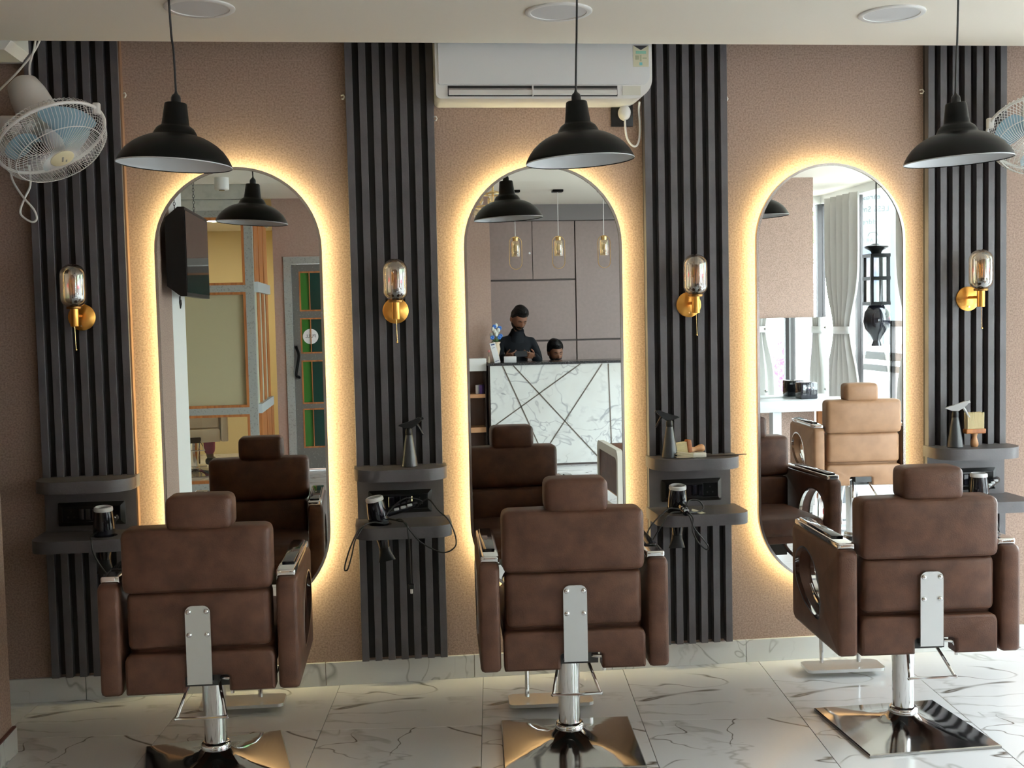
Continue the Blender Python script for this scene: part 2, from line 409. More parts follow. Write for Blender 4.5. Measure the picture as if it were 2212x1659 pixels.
# --- ceilings
struct('ceiling', box(-4.3, 4.75, -4.1, -0.245, ZC, ZC+0.05), ceil_m, 'cream dropped ceiling over the chairs')
struct('ceiling_upper', box(-4.3, 4.75, -8.6, -4.1, ZC2, ZC2+0.05), ceil_m, 'raised cream ceiling over the reception')
struct('ceiling_slab', box(-4.4, 4.75, -8.7, 0.2, ZT, ZT+0.1), ceil_m, 'slab above the dropped ceiling')
struct('trim_3', box(-4.3, 4.75, -4.16, -4.101, ZC, ZC2-0.001), ceil_m, 'step between the two ceilings')
struct('trim_4', prism(B(), [(-2.3, 2.425), (-1.30, 2.425), (-1.275, ZC), (-1.275, ZC+0.1), (-2.3, ZC+0.1)], 'y', -0.25, -0.02), white_paint, 'pale box under the ceiling corner left of the slats')
struct('ceiling_inner', box(-4.2, -1.14, -8.5, -5.78, ZC, ZC+0.05), ceil_m, 'ceiling of the inner room')
# --- left side room, back walls
struct('wall_far_left', box(-4.3, -4.2, -8.6, -3.3, 0, ZT), yellow_wall, 'yellow wall of the inner room')
struct('wall_far_left_side', box(-4.3, -1.95, -3.32, -3.2, 0, ZT), pink_m, 'wall closing the left bay')
struct('wall_inner_room', box(-4.3, -0.95, -8.6, -8.5, 0, ZT), yellow_wall, 'yellow end wall of the inner room')
struct('wall_inner_side', box(-1.03, -0.95, -8.6, -6.93, 0, ZT), yellow_wall, 'side wall of the inner room')
struct('wall_reception', prism(B(), rrect(-1.03, 0.95, 0, ZT, 0), 'y', -6.93, -6.83, holes=[rrect(-0.935, -0.10, 0.002, 2.075, 0)]), pink_m, 'pink wall around the grey door')
struct('wall_reception_side', box(0.95, 1.07, -8.2, -6.835, 0, ZT), pink_m, 'pink wall return beside the cupboards')
struct('wall_rear', box(1.07, 3.3, -8.4, -8.25, 0, ZT), pink_m, 'wall behind the cupboards')
struct('wall_rear_side', box(3.2, 3.3, -8.4, -7.25, 0, ZT), pink_m, 'wall between cupboards and shop window')
struct('trim_5', box(1.07, 3.2, -7.72, -7.66, 2.462, ZC2), mat('grey_pelmet', (0.17, 0.155, 0.15), 0.6), 'grey pelmet above the cupboards')
# --- shop windows
def window(name, label, horizontal, a0, a1, fixed, mulls, rails):
    root = bpy.data.objects.new(name, None); COL.objects.link(root); root['kind'] = 'structure'; root['label'] = label
    def b3(a, b, z0, z1, t0, t1):
        return box(a, b, fixed+t0, fixed+t1, z0, z1) if horizontal else box(fixed+t0, fixed+t1, a, b, z0, z1)
    for m in mulls: obj('mullion', b3(m-0.025, m+0.025, 0, ZT, -0.03, 0.03), dk_frame, root, 0)
    for z in rails: obj('rail', b3(a0, a1, z-0.025, z+0.025, -0.025, 0.025), dk_frame, root, 0)
    ms = sorted(mulls)
    for p, q in zip(ms, ms[1:]): obj('pane', b3(p+0.025, q-0.025, 0.05, ZT-0.2, -0.003, 0.003), clear, root, 0)
    return root
window('window_1', 'tall glazed shop front along the street', False, -7.25, 0.2, 4.6, [-7.2, -6.25, -4.72, -3.2, -1.6, 0.0], [0.03, ZC2-0.02])
window('window_2', 'glazed end of the shop front beside the cupboards', True, 3.3, 4.6, -7.2, [3.32, 3.95, 4.57], [0.03, ZC2-0.02])
window('window_3', 'glazed end of the mirror wall', True, 3.32, 4.6, 0.1, [3.35, 3.96, 4.57], [0.03, ZC2-0.02])
struct('trim_8', box(3.32, 4.75, 0.0, 0.2, 1.75, ZT), white_paint, 'deep white lintel, unseen, added to cut daylight from the window beside the mirror wall')  # unseen, brought down low to block daylight through the upper window
struct('trim_6', box(4.55, 4.75, -7.3, 0.2, ZC2-0.08, ZT), white_paint, 'white lintel over the shop front')
struct('trim_7', box(3.2, 4.75, -7.3, -7.1, ZC2-0.08, ZT), white_paint, 'white lintel over the end window')
# --- outside
struct('pavement', box(4.75, 9.0, -14, 6, -0.25, -0.1), mat('pavement', (0.42, 0.41, 0.39), 0.9), 'pale pavement outside the shop front')
struct('road', box(9.0, 16.0, -25, 10, -0.35, -0.2), mat('asphalt', (0.12, 0.12, 0.125), 0.9), 'grey road beyond the pavement')
struct('pavement_side', box(-5, 4.75, -16, -8.7, -0.25, -0.1), mat('pavement', (0, 0, 0)), 'pale pavement behind the salon')
struct('ground', box(-30, 40, -40, 25, -0.6, -0.4), mat('earth', (0.2, 0.18, 0.15), 0.9), 'bare ground around the street')

# ================================================================== SLAT PANELS, SHELVES, SWITCHES
PANX = [(-1.2952, 0.338), (-0.1165, 0.337), (1.0495, 0.337), (2.2262, 0.338)]
slat_up = slat_lo = None
plab = ['charcoal slatted wall panel at the left, beside the white wall fan',
        'charcoal slatted wall panel between the first and second mirror',
        'charcoal slatted wall panel between the second and third mirror',
        'charcoal slatted wall panel right of the third mirror']
for k, (x0, W_) in enumerate(PANX):
    t = thing('slat_panel', plab[k], 'wall panel', (x0, 0, 0), 0, 'slatted panels on the mirror wall')
    if k == 0:
        obj('backing_board', box(0, W_, -0.012, 0, 0.105, ZT), mat('dark_backing', (0.016, 0.013, 0.014), 0.6), t, 0)
        back_me = t.children[0].data
    else:
        o = bpy.data.objects.new('backing_board', back_me); COL.objects.link(o); o.parent = t
    if k == 0: obj('edge_strip', box(W_, W_+0.006, -0.034, 0, 0.105, ZT), edge_m, t, 0)['label'] = 'brown edge strip'  # thin brown strip down the right edge of the first panel
    obj('middle_board', box(0, W_, -0.034, -0.0121, 0.635, 0.872), slat_m, t, 0)
    p = (W_-0.0275)/6
    for i in range(7):
        for lo in (0, 1):
            if k == 0 and i == 0:
                o = obj('slat', box(0, 0.0275, -0.045, -0.0121, *( (0.1, 0.634) if lo else (0.873, ZT) ), bev=0.001, seg=1), slat_m, t, 0)
                if lo: slat_lo = o.data
                else: slat_up = o.data
            else:
                o = bpy.data.objects.new('slat', slat_lo if lo else slat_up); COL.objects.link(o); o.parent = t
            o.location = (i*p, 0, 0)

def shelf_bm(w, d, r, zt, tck, hole=None):
    ol = rrect(0, w, -d, -0.0125, [r, r, 0, 0], 8)
    hs = []
    if hole: hs = [[(hole[0]+hole[2]*math.cos(2*PI*i/20), hole[1]+hole[2]*math.sin(2*PI*i/20)) for i in range(20)]]
    bm = prism(B(), ol, 'z', zt-tck, zt, hs)
    return bm
HOLE = [0.245, 0.085, 0.085, 0.13]
sl = ['left slatted panel', 'panel between the first and second mirror', 'panel between the second and third mirror', 'slatted panel at the right']
for k, (x0, W_) in enumerate(PANX):
    o = obj('shelf', shelf_bm(W_+0.02, 0.195, 0.10, 0.874, 0.045), slat_m, None, 40, (x0-0.008, 0, 0))
    tag(o, 'narrow upper shelf on the '+sl[k], 'shelf', 'upper shelves')
    o = obj('shelf', shelf_bm(W_+0.03, 0.245, 0.07, 0.664, 0.045, (HOLE[k]+0.008, -0.155, 0.046)), slat_m, None, 40, (x0-0.008, 0, 0))
    tag(o, 'lower shelf with a hair dryer on the '+sl[k], 'shelf', 'lower shelves')

def switchboard(x, lab):
    t = thing('switchboard', lab, 'socket', (x, -0.034, 0.73), 0, 'black switchboards')
    bm = B()
    ring(bm, rrect(-0.124, 0.124, -0.045, 0.045, 0.004, 2), rrect(-0.108, 0.108, -0.030, 0.030, 0.003, 2), 'y', 0, -0.004)
    for v in bm.verts:
        if abs(v.co.x) < 0.11 and abs(v.co.z) < 0.032 and v.co.y < -0.002: v.co.y = -0.013
    obj('frame', bm, black_pl, t, 20)
    obj('plate', box(-0.108, 0.108, -0.010, 0, -0.030, 0.030), black_pl, t, 0)
    for sx in (-1, 1):
        s = obj('socket', box(sx*0.075-0.03, sx*0.075+0.03, -0.0125, -0.01, -0.026, 0.026, bev=0.001, seg=1), matt_black, t, 0)
        bm = B()
        for hx, hz in ((0, 0.012), (-0.011, -0.01), (0.011, -0.01)): cyl(bm, (sx*0.075+hx, -0.0123, hz), (sx*0.075+hx, -0.0129, hz), 0.0035, seg=10)
        obj('pin_hole', bm, rubber, s, 30)
    for i in range(4):
        xx = -0.036+i*0.024
        obj('switch', box(xx-0.0105, xx+0.0105, -0.0165, -0.01, -0.022, 0.022, bev=0.002, seg=1), gloss_black, t, 30)
    return t
for x, lab in ((-1.122, 'black switchboard between the shelves of the left panel'), (0.05, 'black switchboard behind the dryer cord, between first and second mirror'),
               (1.2225, 'black switchboard above the hair dryer, between second and third mirror'), (2.40, 'black switchboard behind the right chair headrest')):
    switchboard(x, lab)

# ================================================================== MIRRORS
MX = [-0.5357, 0.6349, 1.8062]; MZ0, MZ1, MH = 0.322, 2.0335, 0.312
ml = ['first stadium-shaped backlit mirror from the left, reflecting a grey door', 'middle stadium-shaped backlit mirror reflecting the reception desk', 'stadium-shaped backlit mirror at the right, reflecting tan chairs and curtains']
for k, x in enumerate(MX):
    t = thing('wall_mirror', ml[k], 'mirror', (x, 0, 0), 0, 'backlit wall mirrors')
    so = lambda d: stadium(0, MZ0+d, MZ1-d, MH-d)
    obj('mirror_glass', prism(B(), so(0.010), 'y', -0.052, -0.06), mirror_m, t, 0)
    obj('frame', ring(B(), so(0), so(0.010), 'y', -0.046, -0.065), mat('mirror_frame_steel', (0.55, 0.52, 0.5), 0.22, 1.0), t, 30)
    obj('backing_board', prism(B(), so(0.004), 'y', -0.0465, -0.0515), matt_black, t, 0)
    bm = B(); ring(bm, so(0.012), so(0.019), 'y', -0.040, -0.0455); obj('led_strip', bm, led_m, t, 0)['label'] = 'warm white LED strip behind the mirror'
    bm = B()
    for sx, zz in ((-0.15, 0.7), (0.15, 0.7), (-0.15, 1.7), (0.15, 1.7)): bx(bm, sx-0.02, sx+0.02, -0.046, 0, zz-0.02, zz+0.02)
    obj('mounting_block', bm, matt_black, t, 0)

# ================================================================== SCONCES
def sconce(x, lab):
    t = thing('wall_sconce', lab, 'lamp', (x, -0.045, 1.478), 0, 'brass wall sconces')
    bm = lathe(B(), [(0, 0), (0.050, 0), (0.050, 0.006), (0.047, 0.0085), (0.012, 0.017), (0, 0.017)], 36, axisM((0, 0, 0), (0, -1, 0)))
    obj('wall_plate', bm, brass, t, 30)
    bm = B(); cyl(bm, (0, -0.012, 0.005), (0, -0.10, 0.005), 0.006, seg=12); obj('arm', bm, brass, t)
    bm = lathe(B(), [(0, -0.034), (0.0145, -0.034), (0.0155, -0.032), (0.0155, 0.035), (0, 0.035)], 24, Matrix.Translation((0, -0.108, 0))); obj('stem', bm, brass, t)
    bm = lathe(B(), [(0, 0.030), (0.026, 0.030), (0.028, 0.034), (0.028, 0.038), (0, 0.038)], 28, Matrix.Translation((0, -0.108, 0))); obj('cup', bm, mat('dark_brass', (0.28, 0.15, 0.05), 0.3, 1.0), t)
    pr = []
    R, z0, z1 = 0.0465, 0.036, 0.196; rr = 0.036
    for i in range(9): a = -PI/2 + PI/2*i/8; pr.append((R-rr+rr*math.cos(a), z0+rr+rr*math.sin(a)))
    for i in range(10): a = PI/2*i/9; pr.append((R*math.cos(a), z1-R*0.92+R*0.92*math.sin(a)))
    pr[-1] = (0, z1)
    obj('glass_shade', lathe(B(), pr, 40, Matrix.Translation((0, -0.108, 0))), amber, t, 60)
    bm = lathe(B(), [(0, 0.038), (0.0135, 0.038), (0.0135, 0.080), (0, 0.080)], 20, Matrix.Translation((0, -0.108, 0))); obj('lamp_holder', bm, matt_black, t)
    bm = lathe(B(), [(0.011, 0.080), (0.013, 0.088), (0.0165, 0.10), (0.0165, 0.135), (0.013, 0.147), (0.006, 0.153), (0, 0.154)], 20, Matrix.Translation((0, -0.108, 0)))
    b = obj('bulb', bm, glass_mat('amber_bulb_glass', (0.9, 0.72, 0.45), 0.10), t, 60)
    bm = B()
    for a in range(4):
        c, s_ = math.cos(a*PI/2+.4), math.sin(a*PI/2+.4); cyl(bm, (c*0.005, -0.108+s_*0.005, 0.086), (c*0.006, -0.108+s_*0.006, 0.138), 0.001, seg=6)
    obj('filament', bm, gold, b)
    bm = tube(B(), [(0.0, -0.112, -0.034), (0.001, -0.113, -0.08), (0.002, -0.113, -0.117)], 0.0011, 6); obj('pull_chain', bm, gold, t)
    bm = ball(B(), (0.002, -0.113, -0.120), 0.0042); obj('chain_ball', bm, gold, t)
    bm = B(); cyl(bm, (0.0, -0.006, -0.033), (0.0, -0.016, -0.033), 0.004, seg=10); obj('screw', bm, gold, t)
for x, lab in ((-1.125, 'brass wall sconce with smoked glass on the left slatted panel'), (0.052, 'brass wall sconce with smoked glass between first and second mirror'),
               (1.218, 'brass wall sconce with smoked glass between second and third mirror'), (2.394, 'brass wall sconce with smoked glass on the panel right of the third mirror')):
    sconce(x, lab)

# ================================================================== PENDANTS, DOWNLIGHTS
def pendant(loc, tilt, lab):
    x, y, z = loc
    t = thing('pendant_lamp', lab, 'lamp', loc, 0, 'black pendant lamps over the chairs', rot=(0, tilt, 0))
    pr = [(0.165, 0.0), (0.1655, 0.003), (0.162, 0.012), (0.153, 0.028), (0.139, 0.046), (0.122, 0.061), (0.103, 0.073), (0.084, 0.082), (0.068, 0.0865), (0.063, 0.089), (0.0605, 0.096), (0.054, 0.107),
          (0.0475, 0.1125), (0.0405, 0.1165), (0.039, 0.121), (0.0365, 0.14), (0.032, 0.1785), (0.030, 0.181), (0.0, 0.181)]
    sh = obj('shade', lathe(B(), pr, 56), matt_black, t, 50)
    pi_ = [(0.1652, 0.0005), (0.1655, 0.003)] + [(r-0.0015, z_-0.0015) for r, z_ in pr[2:16]] + [(0.0, 0.175)]
    obj('inner_lining', lathe(B(), pi_, 56), lamp_white, sh, 50)['label'] = 'white enamelled inside'
    obj('lamp_socket', lathe(B(), [(0, 0.08), (0.018, 0.08), (0.02, 0.1), (0.02, 0.17), (0, 0.17)], 20), matt_black, t)
    obj('cap', lathe(B(), [(0.0145, 0.181), (0.0145, 0.196), (0.012, 0.203), (0.0055, 0.209), (0.003, 0.2165), (0, 0.2165)], 24), black_pl, t, 40)
    # cord hangs plumb from the ceiling rose to the cap
    top = Vector((0, 0, ZC-z)); q = Matrix.Rotation(-tilt, 3, 'Y')
    capw = Matrix.Rotation(tilt, 3, 'Y') @ Vector((0, 0, 0.21))
    pts = [Vector((capw.x, 0, capw.z)), Vector((capw.x*0.7+0.001, 0.001, capw.z+0.12)), Vector((capw.x*0.4, 0, (capw.z+top.z)/2)), Vector((0, 0, top.z-0.02)), Vector((0, 0, top.z-0.002))]
    obj('cord', tube(B(), [q @ p for p in smooth_path(pts, 5)], 0.0032, 8), rubber, t)
    bm = lathe(B(), [(0.0, -0.022), (0.03, -0.022), (0.035, -0.015), (0.035, 0), (0, 0)], 24)
    o = obj('ceiling_rose', bm, matt_black, t); o.matrix_local = Matrix.Rotation(-tilt, 4, 'Y') @ Matrix.Translation((0, 0, top.z-0.0005))
pendant((-0.591, -1.055, 1.906), math.radians(3.2), 'black metal pendant lamp nearest the white fan at the left')
pendant((0.611, -1.055, 1.910), math.radians(-2.6), 'middle black metal pendant lamp, in front of the air conditioner')
pendant((1.822, -1.055, 1.904), math.radians(-2.6), 'black metal pendant lamp in front of the right slatted panel')
def downlight(loc, lab, lit=False, r=0.112, group='flat round ceiling lights'):
    t = thing('ceiling_light', lab, 'light', loc, 0, group)
    obj('frame', lathe(B(), [(r, 0.0), (r, -0.004), (r-0.004, -0.007), (r-0.018, -0.006), (r-0.02, 0.0)], 44), white_pl, t, 50)
    obj('diffuser', lathe(B(), [(0, -0.0035), (r-0.019, -0.0035), (r-0.019, -0.0005), (0, -0.0005)], 44), lit_m if lit else diff_m, t)
downlight((-0.555, -0.70, ZC), 'unlit round ceiling light above the left pendant lamp')
downlight((0.612, -0.69, ZC), 'unlit round ceiling light above the air conditioner')
downlight((1.768, -0.70, ZC), 'unlit round ceiling light beside the right pendant lamp')
downlight((-1.61, -7.2, ZC), 'glowing round ceiling light of the inner room, seen in the first mirror', True, 0.10)

downlight((-2.35, -6.2, ZC), 'unseen round ceiling light added to brighten the inner room near the partition', True, 0.10)  # unseen lamp added to brighten the back of the cream chair

# ================================================================== AIR CONDITIONER
ac = thing('air_conditioner', 'white split air conditioner hanging under the ceiling above the middle mirror', 'air conditioner', (0.222, 0, 2.265))
bm = prism(B(), rrect(0, 0.826, 0, 0.29, [0.02, 0.075, 0.02, 0.02], 10), 'y', -0.004, -0.19)
fr = [e for e in bm.edges if all(v.co.y < -0.18 for v in e.verts)]
bmesh.ops.bevel(bm, geom=fr, offset=0.022, segments=4, profile=0.5, affect='EDGES')
obj('body', bm, white_pl, ac, 40)
obj('front_panel', prism(B(), rrect(0.012, 0.815, 0.052, 0.285, [0.004, 0.03, 0.01, 0.01], 6), 'y', -0.1895, -0.196), mat('ac_front_white', (0.72, 0.74, 0.75), 0.3), ac, 30)
obj('air_outlet', box(0.045, 0.69, -0.1925, -0.15, 0.008, 0.047), rubber, ac, 0)['label'] = 'dark air outlet slot'
obj('louvre', prism(B(), [(-0.1925, 0.012), (-0.202, 0.016), (-0.199, 0.030), (-0.1925, 0.027)], 'x', 0.048, 0.687), white_pl, ac, 0)
obj('louvre', prism(B(), [(-0.1925, 0.0305), (-0.197, 0.032), (-0.1965, 0.036), (-0.1925, 0.035)], 'x', 0.048, 0.687), mat('ac_grey_vane', (0.40, 0.38, 0.36), 0.5), ac, 0)
obj('divider', box(0.362, 0.367, -0.205, -0.19, 0.008, 0.046), white_pl, ac, 0)
st = obj('sticker', box(0.752, 0.812, -0.1975, -0.1962, 0.118, 0.197), mat('sticker_cream', (0.62, 0.60, 0.44), 0.5), ac, 0); st['label'] = 'cream energy rating sticker'
obj('sticker_band', box(0.762, 0.802, -0.1983, -0.1976, 0.166, 0.177), mat('sticker_green', (0.25, 0.52, 0.40), 0.5), st, 0)
obj('sticker_band', box(0.776, 0.787, -0.1983, -0.1976, 0.123, 0.134), mat('sticker_teal', (0.15, 0.45, 0.48), 0.5), st, 0)
obj('sticker_header', prism(B(), [(0.753, 0.197), (0.782, 0.180), (0.811, 0.197)], 'y', -0.1983, -0.1976), ink, st, 0)
bm = B()
bx(bm, 0.778, 0.784, -0.1982, -0.1976, 0.138, 0.162); bx(bm, 0.760, 0.774, -0.1982, -0.1976, 0.144, 0.160); bx(bm, 0.788, 0.804, -0.1982, -0.1976, 0.148, 0.152)
obj('printed_marks', bm, mat('sticker_print', (0.40, 0.42, 0.27), 0.5), st, 0)
obj('display_window', box(0.71, 0.78, -0.1925, -0.19, 0.012, 0.046), mat('ac_display', (0.66, 0.65, 0.56), 0.4), ac, 0)

t = thing('wall_socket', 'black wall socket with a white plug below the air conditioner', 'socket', (0.968, 0, 2.2335))
obj('plate', box(-0.044, 0.044, -0.010, 0, -0.044, 0.044, bev=0.003), black_pl, t)
pl = thing('power_plug', 'round white plug with looped white cord under the air conditioner', 'plug', (0.975, -0.0105, 2.241))
bm = lathe(B(), [(0, 0), (0.026, 0), (0.027, 0.012), (0.024, 0.026), (0.012, 0.034), (0, 0.035)], 24, axisM((0, 0, 0), (0, -1, 0)) @ Matrix.Diagonal((0.92, 1.12, 1, 1)))
obj('plug_body', bm, white_pl, pl, 50)
pth = smooth_path([(0.0, -0.018, -0.026), (0.0, -0.022, -0.06), (0.006, -0.022, -0.10), (0.025, -0.02, -0.128), (0.045, -0.018, -0.130), (0.058, -0.014, -0.10), (0.061, -0.012, -0.04), (0.056, -0.02, 0.01), (0.052, -0.05, 0.034)], 6)
obj('cord', tube(B(), pth, 0.0042, 8), white_pl, pl)

# small cable clips on the panel edges
for x, z, lab in ((-0.945, 2.312, 'tiny white cable clip beside the left slatted panel'), (-0.128, 2.305, 'tiny white cable clip left of the panel beside the first mirror'),
                  (0.226, 2.222, 'tiny white cable clip below the left end of the air conditioner'), (1.392, 2.297, 'tiny white cable clip right of the air conditioner panel'),
                  (2.215, 2.327, 'tiny white cable clip left of the right slatted panel')):
    o = obj('cable_clip', tube(B(), [(x-0.006, -0.004, z+0.007), (x+0.003, -0.012, z+0.008), (x+0.007, -0.014, z), (x+0.003, -0.012, z-0.008), (x-0.003, -0.004, z-0.006)], 0.003, 6), white_pl)
    tag(o, lab, 'clip', 'white cable clips')

# ================================================================== WALL FANS
def fan(c, n, base, lab, R=0.19, cord=None, spin=0.0, clip=2.2):
    t = thing('wall_fan', lab, 'fan', c, 0, 'white wall fans')
    n = Vector(n).normalized(); A = axisM((0, 0, 0), n)
    bm = B(); N = 64
    tube(bm, [A @ Vector((R*math.cos(2*PI*i/N), R*math.sin(2*PI*i/N), 0)) for i in range(N)], 0.006, 8, True)
    rim = obj('rim', bm, white_pl, t)
    bm = B()
    cp = A @ Vector((R*math.cos(clip), R*math.sin(clip), 0)); cushion(bm, cp, (0.012, 0.012, 0.02), 0.005)
    obj('rim_clip', bm, white_pl, rim)
    def cage(nm, prof, count, hub_r, tw):
        bm = B()
        for k in range(count):
            a = 2*PI*k/count
            tube(bm, [A @ Vector((r*math.cos(a+tw*(1-r/R)), r*math.sin(a+tw*(1-r/R)), z)) for r, z in prof], 0.0010, 4)
        r, z = prof[len(prof)//2]
        tube(bm, [A @ Vector((r*math.cos(2*PI*i/48), r*math.sin(2*PI*i/48), z)) for i in range(48)], 0.0016, 6, True)
        return obj(nm, bm, white_pl, t)
    fp = [(0.035, 0.086), (0.075, 0.085), (0.12, 0.081), (0.152, 0.071), (0.177, 0.048), (R, 0.004)]
    cage('front_grille', fp, 90, 0.035, 0.45)
    cage('rear_grille', [(r, -0.65*z) for r, z in fp], 64, 0.035, 0)
    bm = lathe(B(), [(0.042, 0.082), (0.041, 0.088), (0.03, 0.092), (0, 0.093)], 32, A); cap = obj('centre_cap', bm, cream_pl, t, 40); cap['label'] = 'cream centre cap'
    bm = B(); bx(bm, -0.016, 0.010, -0.004, 0.002, 0.0928, 0.0936); bx(bm, 0.004, 0.016, 0.010, 0.015, 0.0920, 0.0932)
    bmesh.ops.transform(bm, matrix=A, verts=bm.verts); obj('printed_mark', bm, mat('grey_print', (0.25, 0.25, 0.22), 0.5), cap, 0)
    bm = lathe(B(), [(0, 0.055), (0.025, 0.055), (0.032, 0.02), (0.032, -0.02), (0, -0.02)], 24, A); obj('hub', bm, mat('fan_hub_grey', (0.6, 0.63, 0.65), 0.4), t, 40)
    for k in range(3):
        bm = B(); rows = []
        for i in range(9):
            r = 0.028 + (0.160-0.028)*i/8; f = i/8; w0, w1 = -0.45-0.35*math.sin(PI*f*0.8), 0.45+0.45*math.sin(PI*f*0.75)
            rows.append([(r, w0+(w1-w0)*j/8, 0.022*(1-2*j/8)) for j in range(9)])
        vs = [[bm.verts.new(A @ Vector((r*math.cos(a+2*PI*k/3+spin), r*math.sin(a+2*PI*k/3+spin), z))) for r, a, z in row] for row in rows]
        for a, b in zip(vs, vs[1:]):
            for j in range(8): bm.faces.new((a[j], a[j+1], b[j+1], b[j]))
        obj('blade', bm, blue_pl, t, 60)
    # motor housing behind the cage, arm and wall bracket
    bm = lathe(B(), [(0, -0.062), (0.060, -0.062), (0.068, -0.075), (0.070, -0.11), (0.064, -0.19), (0.054, -0.235), (0.030, -0.255), (0, -0.258)], 28, A)
    obj('motor_housing', bm, white_pl, t, 40)
    mb = A @ Vector((0, 0, -0.12)); bv = Vector(base) - Vector(c)
    kn = (mb+bv)*0.5 + Vector((0, -0.03, -0.05))
    obj('arm', tube(B(), smooth_path([mb, kn, bv + Vector((0, -0.03, 0))], 6), 0.019, 12), white_pl, t)
    bm = B(); cushion(bm, bv + Vector((0, -0.018, 0)), (0.045, 0.0175, 0.075), 0.015); br = obj('wall_bracket', bm, white_pl, t)
    bm = B(); cyl(bm, bv+Vector((0, -0.033, 0.03)), bv+Vector((0, -0.037, 0.03)), 0.010, seg=14); obj('knob', bm, rubber, br)
    if cord:
        for pts in cord: obj('cord', tube(B(), smooth_path([Vector(p)-Vector(c) for p in pts], 6), 0.0038, 8), white_pl, t)
    return t
fan((-1.122, -0.36, 2.096), (0.46, -0.30, -0.835), (-1.36, 0, 2.16), 'white wall fan with blue blades tilted down at the left',
    cord=[[(-1.20, -0.28, 2.26), (-1.22, -0.24, 2.36), (-1.205, -0.22, 2.44), (-1.19, -0.2, 2.56)],
          [(-1.16, -0.2, 2.56), (-1.20, -0.2, 2.45), (-1.26, -0.22, 2.36), (-1.34, -0.22, 2.28), (-1.40, -0.2, 2.22)],
          [(-1.33, -0.2, 2.12), (-1.31, -0.22, 2.04), (-1.295, -0.24, 1.97), (-1.26, -0.25, 1.91), (-1.225, -0.25, 1.865), (-1.215, -0.25, 1.83), (-1.235, -0.25, 1.82), (-1.27, -0.25, 1.85), (-1.255, -0.25, 1.90), (-1.235, -0.24, 1.95), (-1.235, -0.24, 2.02)]], spin=0.5)
fan((2.535, -0.33, 2.105), (-0.32, -0.53, -0.78), (2.72, 0, 2.2), 'white wall fan half out of view at the right edge', spin=0.2)

